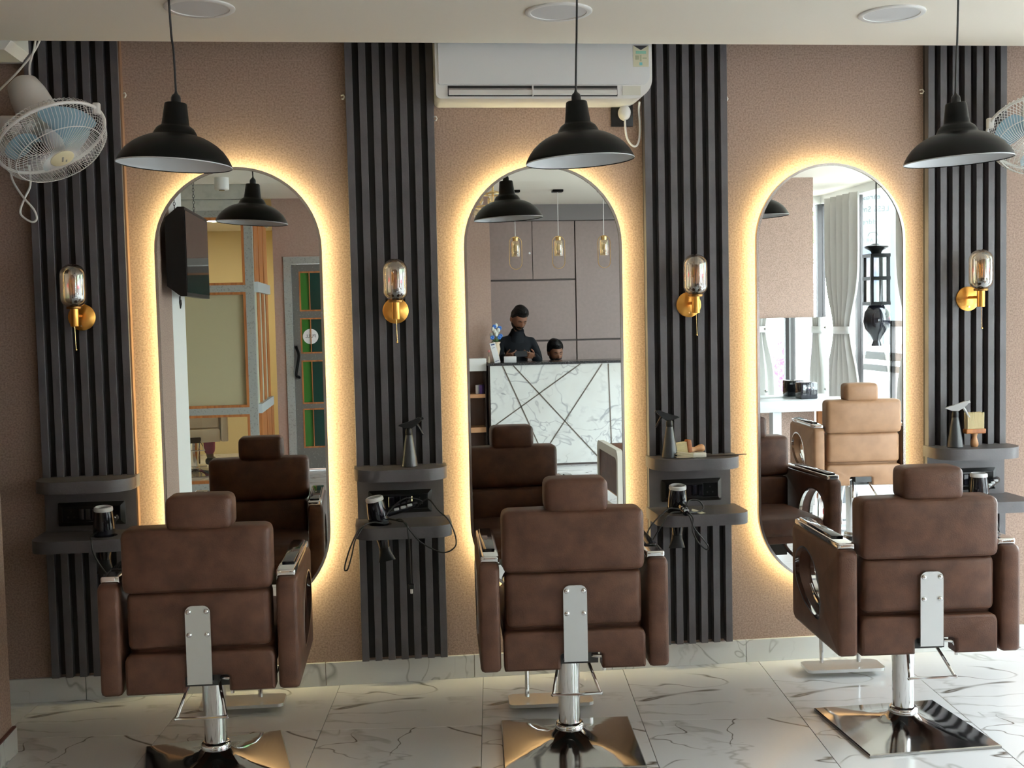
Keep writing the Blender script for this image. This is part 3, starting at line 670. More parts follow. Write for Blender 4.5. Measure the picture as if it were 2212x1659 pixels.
# ================================================================== BARBER CHAIRS
def arm_outline():
    return rrect(-0.225, 0.285, 0.325, 0.672, [0.016, 0.035, 0.025, 0.025], 6)
HOLE_PTS = [(0.195, 0.595), (0.225, 0.57), (0.237, 0.53), (0.228, 0.49), (0.19, 0.455), (0.13, 0.425), (0.05, 0.405), (-0.02, 0.40), (-0.035, 0.425), (-0.04, 0.47), (-0.02, 0.53), (0.03, 0.585), (0.09, 0.61), (0.15, 0.612)]
def chair(loc, rz, base_rz, lea, lab, group, foot=(0, 0.45), plate=True, dz=0.0, name='salon_chair'):
    t = thing(name, lab, 'chair', loc, rz, group)
    # base, collar, pole
    bm = B(); n = 24; H = 0.2275; prev = None; rings = []
    for fr_, z in ((1.0, 0.0), (1.0, 0.008), (0.985, 0.0105), (0.85, 0.014), (0.66, 0.0195), (0.48, 0.0275), (0.34, 0.0385), (0.25, 0.051), (0.2, 0.063)):
        h = H*fr_; k = max(0.0, min(1.0, (0.62-fr_)/0.42)); rg = []
        for i in range(4):
            for j in range(n//4):
                u = -1+2*j/(n//4); p = [(u, -1), (1, u), (-u, 1), (-1, -u)][i]
                q = Vector(p); c_ = q.normalized()
                q2 = q*(1-k) + c_*k
                rg.append(bm.verts.new((q2.x*h, q2.y*h, z)))
        rings.append(rg)
    for a, b in zip(rings, rings[1:]):
        for i in range(n): bm.faces.new((a[i], a[(i+1) % n], b[(i+1) % n], b[i]))
    bm.faces.new(rings[0][::-1]); bm.faces.new(rings[-1])
    o = obj('base', bm, dark_chrome, t, 28, rot=(0, 0, base_rz-rz)); o['label'] = 'square polished steel base'
    bm = lathe(B(), [(0, 0.058), (0.047, 0.058), (0.049, 0.063), (0.049, 0.074), (0.046, 0.080), (0.039, 0.084), (0, 0.084)], 36); obj('collar', bm, chrome, t)
    bm = lathe(B(), [(0, 0.08), (0.0365, 0.08), (0.0365, 0.235+dz), (0, 0.235+dz)], 36); po = obj('pole', bm, chrome, t)
    bm = lathe(B(), [(0, 0.235+dz), (0.038, 0.235+dz), (0.038, 0.31+dz), (0.032, 0.315+dz), (0, 0.315+dz)], 36); obj('sleeve', bm, chrome, t)
    def up(bm):
        if dz: bmesh.ops.translate(bm, vec=(0, 0, dz), verts=bm.verts)
        return bm
    obj('mechanism', up(bx(bx(B(), -0.085, 0.085, -0.12, 0.16, 0.315, 0.385), -0.05, 0.05, -0.215, -0.10, 0.345, 0.385)), mech, t, 0)
    bm = B()
    tube(bm, smooth_path([(-0.048, -0.11, 0.352), (-0.050, -0.16, 0.33), (-0.072, -0.235, 0.262), (-0.066, -0.245, 0.256), (0.066, -0.245, 0.256), (0.072, -0.235, 0.262), (0.046, -0.16, 0.335), (0.044, -0.11, 0.352)], 4), 0.0052, 8)
    obj('pump_lever', up(bm), chrome, t)
    bm = B(); tube(bm, [(0.055, -0.19, 0.362), (0.085, -0.2, 0.36), (0.092, -0.21, 0.345), (0.092, -0.21, 0.318)], 0.006, 8)
    obj('recline_lever', up(bm), chrome, t)
    # seat box with the notch at the rear, seat cushion
    ol = [(-0.225, 0.332), (-0.222, 0.326), (-0.05, 0.326), (-0.047, 0.330), (-0.047, 0.372), (-0.04, 0.378), (0.078, 0.378), (0.085, 0.372), (0.085, 0.330), (0.088, 0.326), (0.222, 0.326), (0.225, 0.332), (0.225, 0.43), (0.219, 0.445), (0.205, 0.452), (-0.205, 0.452), (-0.219, 0.445), (-0.225, 0.43)]
    bm = soft_prism(B(), ol, 'y', -0.165, -0.225, 0.010, False)
    obj('rear_apron', up(bm), lea, t, 50)
    obj('seat_base', up(bx(B(), -0.222, 0.222, -0.164, 0.26, 0.386, 0.43, 0.008)), lea, t)
    bm = B(); cushion(bm, (0, 0.045, 0.462), (0.222, 0.235, 0.042), 0.035, (0, 0.006, 0.012)); obj('seat', up(bm), lea, t, 60)
    # backrest in two cushions, headrest
    bm = B(); cushion(bm, (0, -0.165, 0.552), (0.216, 0.055, 0.0895), 0.022, (0, 0.007, 0)); obj('lower_backrest', up(bm), lea, t, 60)
    bm = B(); cushion(bm, (0, -0.178, 0.738), (0.2245, 0.058, 0.098), 0.024, (0, 0.010, 0.003)); obj('upper_backrest', up(bm), lea, t, 60)
    bm = B(); cushion(bm, (0.012, -0.175, 0.880), (0.098, 0.056, 0.053), 0.020, (0.004, 0.008, 0.003)); obj('headrest', up(bm), lea, t, 60)
    bm = B(); cyl(bm, (-0.03, -0.165, 0.80), (-0.03, -0.165, 0.87), 0.007); cyl(bm, (0.05, -0.165, 0.80), (0.05, -0.165, 0.87), 0.007); obj('headrest_post', up(bm), chrome, t)
    # steel plate with four dome bolts
    if plate:
        bm = prism(B(), rrect(-0.0375, 0.0375, 0.362, 0.600, [0.003, 0.003, 0.022, 0.022], 6), 'y', -0.2335, -0.2385)
        pl_ = obj('back_plate', up(bm), satin, t, 30)
        obj('plate_bracket', up(bx(B(), -0.0375, 0.0375, -0.2385, -0.17, 0.357, 0.362)), satin, pl_, 0)
        for sx in (-0.0265, 0.0265):
            for zz in (0.5115, 0.5825):
                b = obj('bolt', up(lathe(B(), [(0.0085, 0), (0.0085, 0.002), (0.007, 0.0055), (0.004, 0.0075), (0, 0.008)], 16, axisM((sx, -0.2385, zz), (0, -1, 0)))), chrome, pl_, 60)
    # arms with a drop-shaped opening lined in chrome, chrome pads on top
    for s in (-1, 1):
        x0, x1 = (0.235, 0.30) if s > 0 else (-0.30, -0.235)
        hp = [(p.x, p.y) for p in smooth_path([Vector((a, b, 0)) for a, b in HOLE_PTS], 3, True)]
        bm = soft_prism(B(), arm_outline(), 'x', x0, x1, 0.013, True, [hp])
        am = obj('armrest', up(bm), lea, t, 50)
        cx_, cz_ = 0.10, 0.50
        bm = B()
        for xx in ((x0, x0+0.012), (x1-0.012, x1)): ring(bm, inset(hp, -0.004), inset(hp, 0.003), 'x', xx[0]-0.0025 if xx[0] == x0 else xx[0], xx[1]+0.0025 if xx[1] == x1 else xx[1])
        obj('chrome_liner', up(bm), chrome, am, 40)
        bm = tube(B(), smooth_path([((x0+x1)/2, 0.165, 0.475), ((x0+x1)/2, 0.12, 0.445), ((x0+x1)/2, 0.06, 0.424), ((x0+x1)/2, 0.0, 0.409)], 5), [0.005]*5+[0.008]*6+[0.010]*5, 10)
        obj('chrome_stay', up(bm), chrome, am)
        bm = B(); cushion(bm, ((x0+x1)/2-0.004*s, 0.035, 0.681), (0.030, 0.235, 0.011), 0.007); pd = obj('arm_pad', up(bm), chrome, am, 50)
        obj('pad_inset', up(bx(B(), (x0+x1)/2-0.004*s-0.020, (x0+x1)/2-0.004*s+0.020, -0.11, 0.25, 0.691, 0.699, 0.003)), gloss_black, pd, 30)
    # foot plate on two bent legs
    fx, fy = foot
    bm = B()
    for sx in (-0.085, 0.065):
        tube(bm, smooth_path([(sx, 0.16, 0.375+dz), (sx, 0.25, 0.34+dz), (fx+sx, max(0.30, fy-0.10), 0.30+dz), (fx+sx, fy-0.005, 0.20), (fx+sx, fy, 0.045)], 5), 0.0085, 10)
    tube(bm, [(fx-0.11, max(0.30, fy-0.10), 0.285+dz), (fx+0.09, max(0.30, fy-0.10), 0.285+dz)], 0.007, 8)
    obj('footrest_leg', bm, chrome, t)
    bm = prism(B(), rrect(fx-0.155, fx+0.155, fy-0.06, fy+0.065, 0.022, 5), 'z', 0.022, 0.034); obj('foot_plate', bm, satin, t, 30)
    bm = tube(B(), smooth_path([(0.13, 0.02, 0.40+dz), (0.14, -0.06, 0.34+dz), (0.18, -0.09, 0.316+dz), (0.215, -0.06, 0.335+dz), (0.22, 0.02, 0.40+dz)], 5), 0.003, 6); obj('cable', bm, rubber, t)
    return t
R = math.radians
chair((-0.579, -0.765, 0), R(-1.2), R(10), leather, 'brown leather barber chair at the left, below the left pendant lamp', 'brown barber chairs', (0.01, 0.535), True, -0.012)
chair((0.588, -0.785, 0), R(-3), R(-4.7), leather, 'brown leather barber chair in the middle, in front of the reception mirror', 'brown barber chairs', (-0.03, 0.375))
chair((1.742, -0.832, 0), R(-3.6), R(1.2), leather, 'brown leather barber chair at the right, below the right pendant lamp', 'brown barber chairs', (0.0, 0.615))

# ================================================================== THINGS ON THE SHELVES
def dryer(loc, tilt, hdir, lab, hup=0.35, cords=(), hlen=0.13, controls=True):
    t = thing('hair_dryer', lab, 'hair dryer', loc, 0, 'black hair dryers in the lower shelves', rot=tilt)
    bm = lathe(B(), [(0, -0.105), (0.019, -0.105), (0.021, -0.10), (0.026, -0.06), (0.033, -0.02), (0.039, 0.002), (0.040, 0.02), (0.037, 0.055), (0.033, 0.085), (0.0, 0.085)], 32)
    obj('barrel', bm, gloss_black, t, 40)
    bm = lathe(B(), [(0.0335, 0.084), (0.0345, 0.088), (0.0335, 0.097), (0.029, 0.100), (0.026, 0.098), (0.026, 0.086)], 32); obj('rear_ring', bm, mat('silver_ring', (0.75, 0.76, 0.78), 0.3), t, 40)['label'] = 'pale silver rear ring'
    bm = lathe(B(), [(0, 0.091), (0.0262, 0.091), (0.0262, 0.086), (0, 0.086)], 28); obj('rear_grille', bm, rubber, t)
    bm = B(); secs = []
    for z, a, b in ((-0.10, 0.0215, 0.0215), (-0.115, 0.022, 0.020), (-0.135, 0.027, 0.012), (-0.155, 0.033, 0.006)):
        secs.append([bm.verts.new((a*math.cos(2*PI*i/20), b*math.sin(2*PI*i/20), z)) for i in range(20)])
    for a, b in zip(secs, secs[1:]):
        for i in range(20): bm.faces.new((a[i], a[(i+1) % 20], b[(i+1) % 20], b[i]))
    obj('nozzle', bm, black_pl, t, 40)
    d = Vector((math.cos(hdir), math.sin(hdir), 0)); e = d*(0.03+hlen) + Vector((0, 0, 0.012+hlen*hup))
    p0 = d*0.03 + Vector((0, 0, 0.028))
    hs = obj('handle', tube(B(), smooth_path([p0, p0*0.6+e*0.4, e], 6), [0.0155]*4+[0.016]*5+[0.0145]*3+[0.011], 12), gloss_black, t)
    if controls:
        bm = B()
        for k in (0.35, 0.55, 0.75):
            c = p0*(1-k)+e*k; cushion(bm, c+Vector((0, -0.014, 0.006)), (0.010, 0.005, 0.005), 0.0035, n=2)
        obj('control_button', bm, mat('pale_grey_plastic', (0.5, 0.52, 0.54), 0.35), hs)
    inv = Euler(tilt).to_matrix().inverted()
    for pts in cords:
        obj('cord', tube(B(), [inv @ (Vector(p)-Vector(loc)) for p in smooth_path(pts, 6)], 0.0028, 7), rubber, t)
    return t
Y = -0.262
dryer((-1.052, -0.155, 0.674), (0.06, 0.02, 0), 1.35, 'black hair dryer standing nose-down in the left lower shelf', hlen=0.07, cords=[[(-1.05, -0.19, 0.695), (-1.088, -0.2, 0.672), (-1.075, -0.252, 0.662), (-1.067, Y, 0.62), (-1.045, Y, 0.575), (-1.018, Y, 0.535)]])
d2 = dryer((-0.034, -0.155, 0.672), (0.05, -0.17, 0), -0.12, 'black hair dryer with looped cord on the lower shelf between first and second mirror', 0.25,
      cords=[[(0.122, -0.172, 0.738), (0.155, -0.19, 0.758), (0.19, -0.25, 0.723), (0.227, Y, 0.686), (0.25, Y-0.01, 0.624), (0.245, Y-0.01, 0.585), (0.198, Y-0.01, 0.568), (0.121, Y-0.005, 0.608), (0.079, Y, 0.657), (0.051, -0.23, 0.69), (0.025, -0.19, 0.684), (0.0, -0.165, 0.686)],
             [(-0.01, -0.19, 0.70), (0.022, -0.19, 0.736), (0.066, -0.19, 0.765), (0.110, -0.185, 0.760), (0.132, -0.18, 0.748), (0.122, -0.173, 0.739)],
             [(-0.02, -0.2, 0.675), (-0.066, -0.22, 0.682), (-0.109, -0.25, 0.662), (-0.14, Y, 0.606), (-0.161, Y, 0.546), (-0.166, Y, 0.518), (-0.160, Y, 0.514), (-0.153, Y, 0.523), (-0.138, Y, 0.571), (-0.122, Y, 0.631), (-0.085, -0.23, 0.68)],
             [(0.002, -0.165, 0.684), (0.035, -0.20, 0.682), (0.066, -0.245, 0.680), (0.072, Y, 0.655), (0.076, Y, 0.596), (0.078, Y, 0.491), (0.080, Y, 0.452)]])
bm = B(); cushion(bm, (0.079, Y, 0.443), (0.012, 0.010, 0.010), 0.005); o = obj('cord_plug', bm, black_pl); tag(o, 'black plug hanging at the end of the dryer cord by the second slatted panel', 'plug')
bm = B(); cushion(bm, (0, 0, -0.014), (0.005, 0.005, 0.009), 0.003); obj('cap', bm, white_pl, o, loc=(0.080, Y, 0.438))
dryer((1.133, -0.155, 0.672), (0.10, 0.0, 0), -1.45, 'black hair dryer with tangled cord on the lower shelf between second and third mirror', 0.0, hlen=0.07,
      cords=[[(1.13, -0.26, 0.69), (1.14, -0.25, 0.695), (1.17, -0.2, 0.715), (1.207, -0.2, 0.712), (1.225, -0.2, 0.685), (1.205, -0.21, 0.670), (1.15, -0.24, 0.675)],
             [(1.14, -0.25, 0.680), (1.155, Y, 0.66), (1.169, Y, 0.62), (1.205, Y, 0.573), (1.226, Y, 0.542), (1.216, Y, 0.532), (1.183, Y, 0.565), (1.163, Y, 0.611), (1.167, Y, 0.655), (1.15, -0.25, 0.68)],
             [(1.12, -0.25, 0.69), (1.08, -0.25, 0.695), (1.052, -0.255, 0.680), (1.01, Y, 0.644), (0.984, Y, 0.601), (0.976, Y, 0.548)],
             [(1.12, -0.25, 0.68), (1.075, -0.255, 0.675), (1.038, Y, 0.625), (1.005, Y, 0.575)]])
o = obj('paper_tag', prism(B(), rrect(-0.03, 0.03, -0.011, 0.011, 0.005), 'z', 0, 0.0015), mat('cream_card', (0.62, 0.58, 0.42), 0.6), None, 0, (1.205, -0.21, 0.668), (0.25, 0.30, -0.35)); tag(o, 'small cream paper tag beside the tangled dryer cord', 'tag')
dryer((2.385, -0.155, 0.672), (0.0, 0.0, 0), 0.6, 'black hair dryer behind the right barber chair back', cords=[[(2.36, -0.2, 0.70), (2.385, -0.255, 0.665), (2.40, Y, 0.60), (2.42, Y, 0.53)]])

def spray(loc, rz, lab, head):
    t = thing('spray_bottle', lab, 'spray bottle', loc, rz, 'spray bottles on the upper shelves')
    obj('bottle', lathe(B(), [(0, 0), (0.031, 0), (0.033, 0.003), (0.0315, 0.012), (0.024, 0.06), (0.0165, 0.108), (0.0135, 0.122), (0.012, 0.128), (0, 0.128)], 32), mat('dark_grey_bottle', (0.035, 0.038, 0.042), 0.3), t, 40)
    obj('collar', lathe(B(), [(0.013, 0.122), (0.0145, 0.126), (0.0145, 0.140), (0.011, 0.148), (0, 0.15)], 24), black_pl, t)
    bm = prism(B(), [(-0.042, 0.160), (-0.016, 0.150), (0.012, 0.148), (0.030, 0.160), (0.048, 0.176), (0.050, 0.186), (0.040, 0.190), (0.018, 0.180), (-0.010, 0.171), (-0.030, 0.165)], 'y', -0.008, 0.008)
    bmesh.ops.bevel(bm, geom=list(bm.edges), offset=0.0015, segments=1, affect='EDGES')
    obj('spray_head', bm, head, t, 30)
    obj('trigger', tube(B(), [(0.030, 0, 0.164), (0.040, 0, 0.150), (0.048, 0, 0.135), (0.056, 0, 0.122)], [0.006, 0.005, 0.004, 0.003], 8), head, t)
    bm = B(); cyl(bm, (0.045, 0, 0.182), (0.058, 0, 0.186), 0.005); obj('nozzle', bm, head, t)
    return t
silver_head = mat('pale_spray_head', (0.55, 0.56, 0.58), 0.35)
spray((0.089, -0.10, 0.8745), 0, 'dark grey spray bottle on the upper shelf between first and second mirror', black_pl)
spray((1.116, -0.115, 0.8745), PI, 'dark grey spray bottle beside the brush, on the shelf between second and third mirror', black_pl)
spray((2.305, -0.115, 0.8745), -0.25, 'grey spray bottle with pale trigger head on the shelf at the right', silver_head)

def neck_brush(loc, rot, lab):
    t = thing('neck_brush', lab, 'brush', loc, 0, None, rot)
    obj('handle', lathe(B(), [(0, 0), (0.012, 0.0), (0.0155, 0.006), (0.0155, 0.016), (0.012, 0.028), (0.0095, 0.038), (0.011, 0.048), (0.016, 0.056), (0, 0.056)], 24), wood_lt, t, 50)
    bm = B(); cushion(bm, (0, 0, 0.064), (0.044, 0.016, 0.010), 0.005, n=2); obj('head_block', bm, wood, t)
    bm = B()
    for i in range(20):
        for j in range(4):
            x, y = -0.035+0.07*i/19, -0.010+0.02*j/3
            cyl(bm, (x, y, 0.073), (x*1.02+random.uniform(-.001, .001), y*1.15, 0.140+random.uniform(-.0015, .0015)), 0.0024, 0.0023, 5)
    o = obj('bristles', bm, mat('cream_bristle', (0.62, 0.53, 0.32), 0.8), t, 0); o['kind'] = 'stuff'
    return t
neck_brush((2.388, -0.115, 0.8745), (0, 0, 0.05), 'wooden neck brush with cream bristles standing upright on the right shelf')
neck_brush((1.262, -0.085, 0.906), (0.0, math.radians(-97), 0.15), 'wooden neck brush lying on the shelf beside the spray bottle')
o = thing('hand_brush', 'flat white brush lying in front of the neck brush on the shelf', 'brush', (1.195, -0.14, 0.8745), 0.06)
bm = B(); cushion(bm, (0.03, 0, 0.010), (0.028, 0.018, 0.010), 0.004, n=2); obj('handle', bm, mat('ivory_plastic', (0.75, 0.72, 0.62), 0.4), o)
bm = B()
for i in range(14):
    for j in range(5): cyl(bm, (0.004, -0.015+0.0075*j, 0.004+0.0009*i), (-0.055-0.012*math.sin(i), -0.019+0.0095*j, 0.004+0.0016*i), 0.0022, 0.0012, 5)
q = obj('bristles', bm, mat('pale_bristle', (0.50, 0.44, 0.30), 0.8), o, 0); q['kind'] = 'stuff'
c = thing('comb', 'thin dark comb sticking out over the right end of the upper shelf', 'comb', (1.33, -0.12, 0.8748), 0.08)
obj('spine', bx(B(), -0.07, 0.10, -0.002, 0.006, 0, 0.004, 0.001, 1), mat('dark_comb', (0.05, 0.035, 0.03), 0.5), c, 0)
bm = B()
for i in range(24): bx(bm, -0.068+i*0.005, -0.066+i*0.005, -0.018, -0.002, 0.001, 0.003)
obj('teeth', bm, MATS['dark_comb'], c, 0)

# ================================================================== OPPOSITE SIDE: RECEPTION
t = thing('reception_desk', 'reception desk with crossing lines in white marble and black granite top', 'desk', (1.0, -6.5, 0))
obj('carcass', bx(B(), 0, 2.15, -0.40, -0.012, 0.0, 0.982), groove, t, 0)
# marble front cut into pieces by the inlay lines
bm = box(0.012, 2.15, -0.012, 0.0, 0.02, 0.981); obj('marble_front', bm, desk_m, t, 0)
for (a, b, c_, d_) in ((0.134, 0.98, 0.545, 0.03), (0.237, 0.98, 1.085, 0.03), (0.892, 0.98, 0.014, 0.384), (1.106, 0.976, 0.452, 0.03), (1.166, 0.976, 1.188, 0.03)):
    v = Vector((c_-a, 0, d_-b)); n_ = Vector((-v.z, 0, v.x)).normalized()*0.0055
    bm = prism(B(), [(a+n_.x, b+n_.z), (c_+n_.x, d_+n_.z), (c_-n_.x, d_-n_.z), (a-n_.x, b-n_.z)], 'y', 0.0005, 0.003); obj('inlay', bm, mat('dark_bronze_inlay', (0.14, 0.12, 0.10), 0.4, 0.6), t, 0)
obj('top', box(-0.01, 2.16, -0.43, 0.015, 0.982, 1.006, bev=0.002, seg=1), blk_granite, t, 0)
obj('plinth', box(0.0, 2.15, -0.39, -0.02, 0.0, 0.02), groove, t, 0)

t = thing('display_shelf', 'brown open shelf with pale wood boards left of the desk', 'shelf', (0.72, -6.83, 0))
obj('back_panel', box(0, 0.265, 0.01, 0.025, 0, 0.93), mat('brown_board', (0.13, 0.075, 0.055), 0.6), t, 0)
obj('side_panel', box(-0.015, 0, 0.01, 0.25, 0, 0.93), MATS['brown_board'], t, 0)
obj('side_panel', box(0.250, 0.265, 0.01, 0.22, 0, 0.93), groove, t, 0)
for z0, z1 in ((0.672, 0.708), (0.335, 0.385), (0.0, 0.03)): obj('board', box(0.0, 0.25, 0.025, 0.245, z0, z1), wood_lt, t, 0)
obj('top_block', box(-0.015, 0.265, 0.01, 0.255, 0.932, 1.052, bev=0.003), white_pl, t)['label'] = 'white block on top'
for k, (x, cl) in enumerate(((0.915, paper), (0.952, mat('purple_card', (0.16, 0.08, 0.30), 0.5)))):
    o = obj('booklet', box(-0.012, 0.012, -0.05, 0.05, 0, 0.085), cl, None, 0, (x, -6.68, 0.7085), (0, 0, 0.5)); tag(o, ['white booklet on the middle board of the brown shelf', 'purple booklet behind the white one on the brown shelf'][k], 'booklet')

def cupboard(x0, x1, doors, lab, lock=None):
    t = thing('wall_cupboard', lab, 'cupboard', (x0, -7.70, 0), 0, 'mauve cupboards behind the desk')
    obj('carcass', box(0, x1-x0, -0.53, -0.022, 0, 2.462), groove, t, 0)
    for a, b, z0, z1 in doors: d = obj('door', box(a-x0+0.003, b-x0-0.003, -0.022, 0, z0+0.003, z1-0.003, bev=0.001, seg=1), mauve, t, 0)
    if lock:
        bm = B(); cyl(bm, (lock[0]-x0, 0, lock[1]), (lock[0]-x0, 0.006, lock[1]), 0.011); obj('lock', bm, satin, t)
    return t
cupboard(1.07, 2.065, [(1.07, 1.148, 0.05, 2.46), (1.148, 1.605, 1.842, 2.46), (1.605, 2.062, 1.842, 2.46), (1.148, 2.062, 1.194, 1.828), (1.148, 2.062, 0.05, 1.180)], 'mauve laminate cupboard behind the standing man', (1.575, 2.12))
cupboard(2.065, 3.2, [(2.068, 2.63, 1.194, 2.46), (2.63, 3.2, 1.194, 2.46), (2.068, 2.63, 0.05, 1.180), (2.63, 3.2, 0.05, 1.180)], 'mauve laminate cupboard to the side of the seated man')
k = thing('key_bunch', 'bunch of keys with a red tag hanging on the cupboard edge', 'keys', (1.108, -7.695, 1.78))
bm = B(); cyl(bm, (0, -0.01, 0), (0, 0.02, 0), 0.006); obj('hook', bm, mech, k)
obj('keyring', tube(B(), [(0.018*math.cos(a*PI/8), 0.012, -0.018+0.018*math.sin(a*PI/8)) for a in range(16)], 0.002, 6, True), mech, k)
bm = B(); bx(bm, -0.012, 0.012, 0.008, 0.012, -0.10, -0.04); bx(bm, -0.02, 0.012, 0.012, 0.015, -0.13, -0.09); obj('key', bm, mech, k, 0)
obj('red_tag', box(-0.008, 0.012, 0.008, 0.014, -0.25, -0.15, bev=0.002), mat('red_tag', (0.45, 0.02, 0.03), 0.5), k)['label'] = 'red tag'

def gold_pendant(x, lab):
    t = thing('desk_pendant', lab, 'lamp', (x, -6.3, 2.045), 0, 'gold pendants over the desk')
    so = [(a, b) for a, b in stadium(0, -0.155, 0.155, 0.061, 14)]
    obj('oval_frame', ring(B(), so, stadium(0, -0.150, 0.150, 0.056, 14), 'y', -0.007, 0.007), gold, t, 40)
    obj('holder', lathe(B(), [(0, 0.148), (0.02, 0.148), (0.026, 0.142), (0.026, 0.112), (0, 0.112)], 24), gold, t)
    bm = lathe(B(), [(0.026, 0.112), (0.038, 0.108), (0.042, 0.09), (0.040, 0.06), (0.043, 0.03), (0.040, 0.0), (0.043, -0.03), (0.040, -0.034)], 24)
    for v in bm.verts: v.co.x *= 1+0.05*math.sin(v.co.z*170+math.atan2(v.co.y, v.co.x)*5); v.co.y *= 1+0.05*math.sin(v.co.z*140)
    obj('crinkled_shade', bm, crystal, t, 60)
    obj('bulb', ball(B(), (0, 0, 0.05), 0.02, sc=(1, 1, 1.6)), mat('opal_bulb', (0.8, 0.74, 0.6), 0.4), t)
    bm = B(); cyl(bm, (0, 0, 0.15), (0, 0, ZC2-2.045-0.02), 0.0035, seg=8); obj('cord', bm, white_pl, t)
    bm = B(); bx(bm, -0.05, 0.05, -0.05, 0.05, ZC2-2.045-0.022, ZC2-2.045-0.001, 0.004); obj('canopy', bm, matt_black, t)
for x, lab in ((1.260, 'gold oval pendant over the standing man'), (1.668, 'gold oval pendant over the seated man'), (2.104, 'gold oval pendant nearest the right rim of the middle mirror')): gold_pendant(x, lab)

t = thing('chandelier', 'gold crystal chandelier partly behind the reflected pendant lamp', 'chandelier', (0.88, -4.5, 2.20))
obj('rod', cyl(B(), (0, 0, 0.0), (0, 0, ZC2-2.20-0.02), 0.008), gold, t)
obj('canopy', lathe(B(), [(0, ZC2-2.2-0.03), (0.06, ZC2-2.2-0.03), (0.07, ZC2-2.2-0.001), (0, ZC2-2.2-0.001)], 28), gold, t)
for rr, zz, nn in ((0.15, 0.10, 10), (0.10, 0.20, 7)):
    h = obj('hoop', tube(B(), [(rr*math.cos(2*PI*i/36), rr*math.sin(2*PI*i/36), zz) for i in range(36)], 0.006, 8, True), gold, t)
    bm = B()
    for i in range(3): a = 2*PI*i/3; tube(bm, [(0, 0, zz+0.03), (rr*math.cos(a), rr*math.sin(a), zz)], 0.004, 6)
    obj('spoke', bm, gold, h)
    for i in range(nn):
        a = 2*PI*i/nn
        obj('crystal_drop', lathe(B(), [(0, zz-0.008), (0.010, zz-0.02), (0.012, zz-0.06), (0, zz-0.085)], 8, Matrix.Translation((rr*math.cos(a), rr*math.sin(a), 0))), crystal, h, 0)

# on the desk
v = thing('flower_vase', 'cream vase with white buds and blue flowers on the desk', 'vase', (1.095, -6.70, 1.0065))
obj('vase', lathe(B(), [(0, 0), (0.035, 0), (0.040, 0.01), (0.028, 0.07), (0.042, 0.13), (0.034, 0.175), (0.046, 0.20), (0.040, 0.20), (0.028, 0.16), (0, 0.15)], 28), mat('cream_ceramic', (0.62, 0.50, 0.36), 0.4), v, 60)
fl_sp = [(-0.045, 0.01, 0.27), (-0.03, 0.03, 0.325), (-0.012, 0.04, 0.305), (0.0, 0.05, 0.275), (0.006, 0.0, 0.36), (0.025, 0.03, 0.315), (0.018, -0.03, 0.29)]
for p in fl_sp:
    s_ = obj('stem', tube(B(), [(p[0]*0.3, p[1]*0.3, 0.17), (p[0]*0.7, p[1]*0.7, p[2]-0.06), p], 0.0025, 6), mat('stem_green', (0.03, 0.10, 0.02), 0.6), v)
    obj('bud', ball(B(), p, 0.016, 12, 8, (1, 1, 1.35)), mat('white_petal', (0.78, 0.80, 0.74), 0.6), s_)
for k_, p in enumerate([(0.03, 0.05, 0.245), (0.045, 0.02, 0.26), (-0.04, 0.05, 0.245), (0.04, -0.01, 0.335), (-0.015, 0.02, 0.35)]):
    bm = B()
    for i in range(6):
        a = i*PI/3; ball(bm, (p[0]+0.012*math.cos(a), p[1]+0.006, p[2]+0.012*math.sin(a)), 0.010, 8, 5, (1, 0.4, 1))
    obj('blue_flower', bm, mat('blue_petal', (0.03, 0.13, 0.42), 0.6), v)
for i in range(9):
    a = 2*PI*i/9; bm = B(); e = Vector((0.055*math.cos(a), 0.055*math.sin(a), 0.215+0.02*math.sin(3*a))); m_ = e*0.5+Vector((0, 0, 0.105)); n_ = Vector((-math.sin(a), math.cos(a), 0))*0.014
    vs = [bm.verts.new(q) for q in (Vector((0, 0, 0.19)), m_-n_, e, m_+n_, m_+Vector((0, 0, 0.006)))]
    for f in ((0, 1, 4), (1, 2, 4), (2, 3, 4), (3, 0, 4)): bm.faces.new([vs[q] for q in f])
    obj('leaf', bm, MATS['stem_green'], v)
v = thing('bud_vase', 'tiny bud vase with a pink flower at the desk end', 'vase', (1.020, -6.68, 1.0065))
obj('vase', lathe(B(), [(0, 0), (0.012, 0), (0.013, 0.02), (0.006, 0.05), (0.008, 0.06), (0, 0.06)], 16), MATS['cream_ceramic'], v, 60)
obj('stem', tube(B(), [(0, 0, 0.05), (0.002, 0, 0.10)], 0.002, 6), MATS['stem_green'], v); obj('flower', ball(B(), (0.002, 0, 0.112), 0.013), mat('pink_petal', (0.75, 0.30, 0.28), 0.6), v)
s_ = thing('table_sign', 'white plastic table sign leaning back on the desk beside the vase', 'sign', (1.095, -6.58, 1.0065), 0, None, (0.25, -0.22, 0))
obj('card', box(-0.028, 0.028, -0.003, 0.003, 0.004, 0.205, bev=0.001, seg=1), paper, s_, 0)
obj('foot', box(-0.028, 0.028, -0.04, 0.003, 0.0, 0.004), paper, s_, 0)
obj('printed_band', box(-0.018, 0.018, 0.0031, 0.0036, 0.180, 0.192), mat('blue_print', (0.05, 0.09, 0.22), 0.5), s_, 0)
obj('printed_line', box(-0.012, 0.012, 0.0031, 0.0036, 0.150, 0.154), MATS['blue_print'], s_, 0)
obj('printed_line', box(-0.018, 0.018, 0.0031, 0.0036, 0.016, 0.021), MATS['blue_print'], s_, 0)
o = obj('card_box', box(-0.06, 0.06, -0.035, 0.035, 0, 0.058, bev=0.004), paper, None, 30, (1.222, -6.62, 1.0065), (0, 0, 0.08)); tag(o, 'white cardboard box on the desk in front of the standing man', 'box')

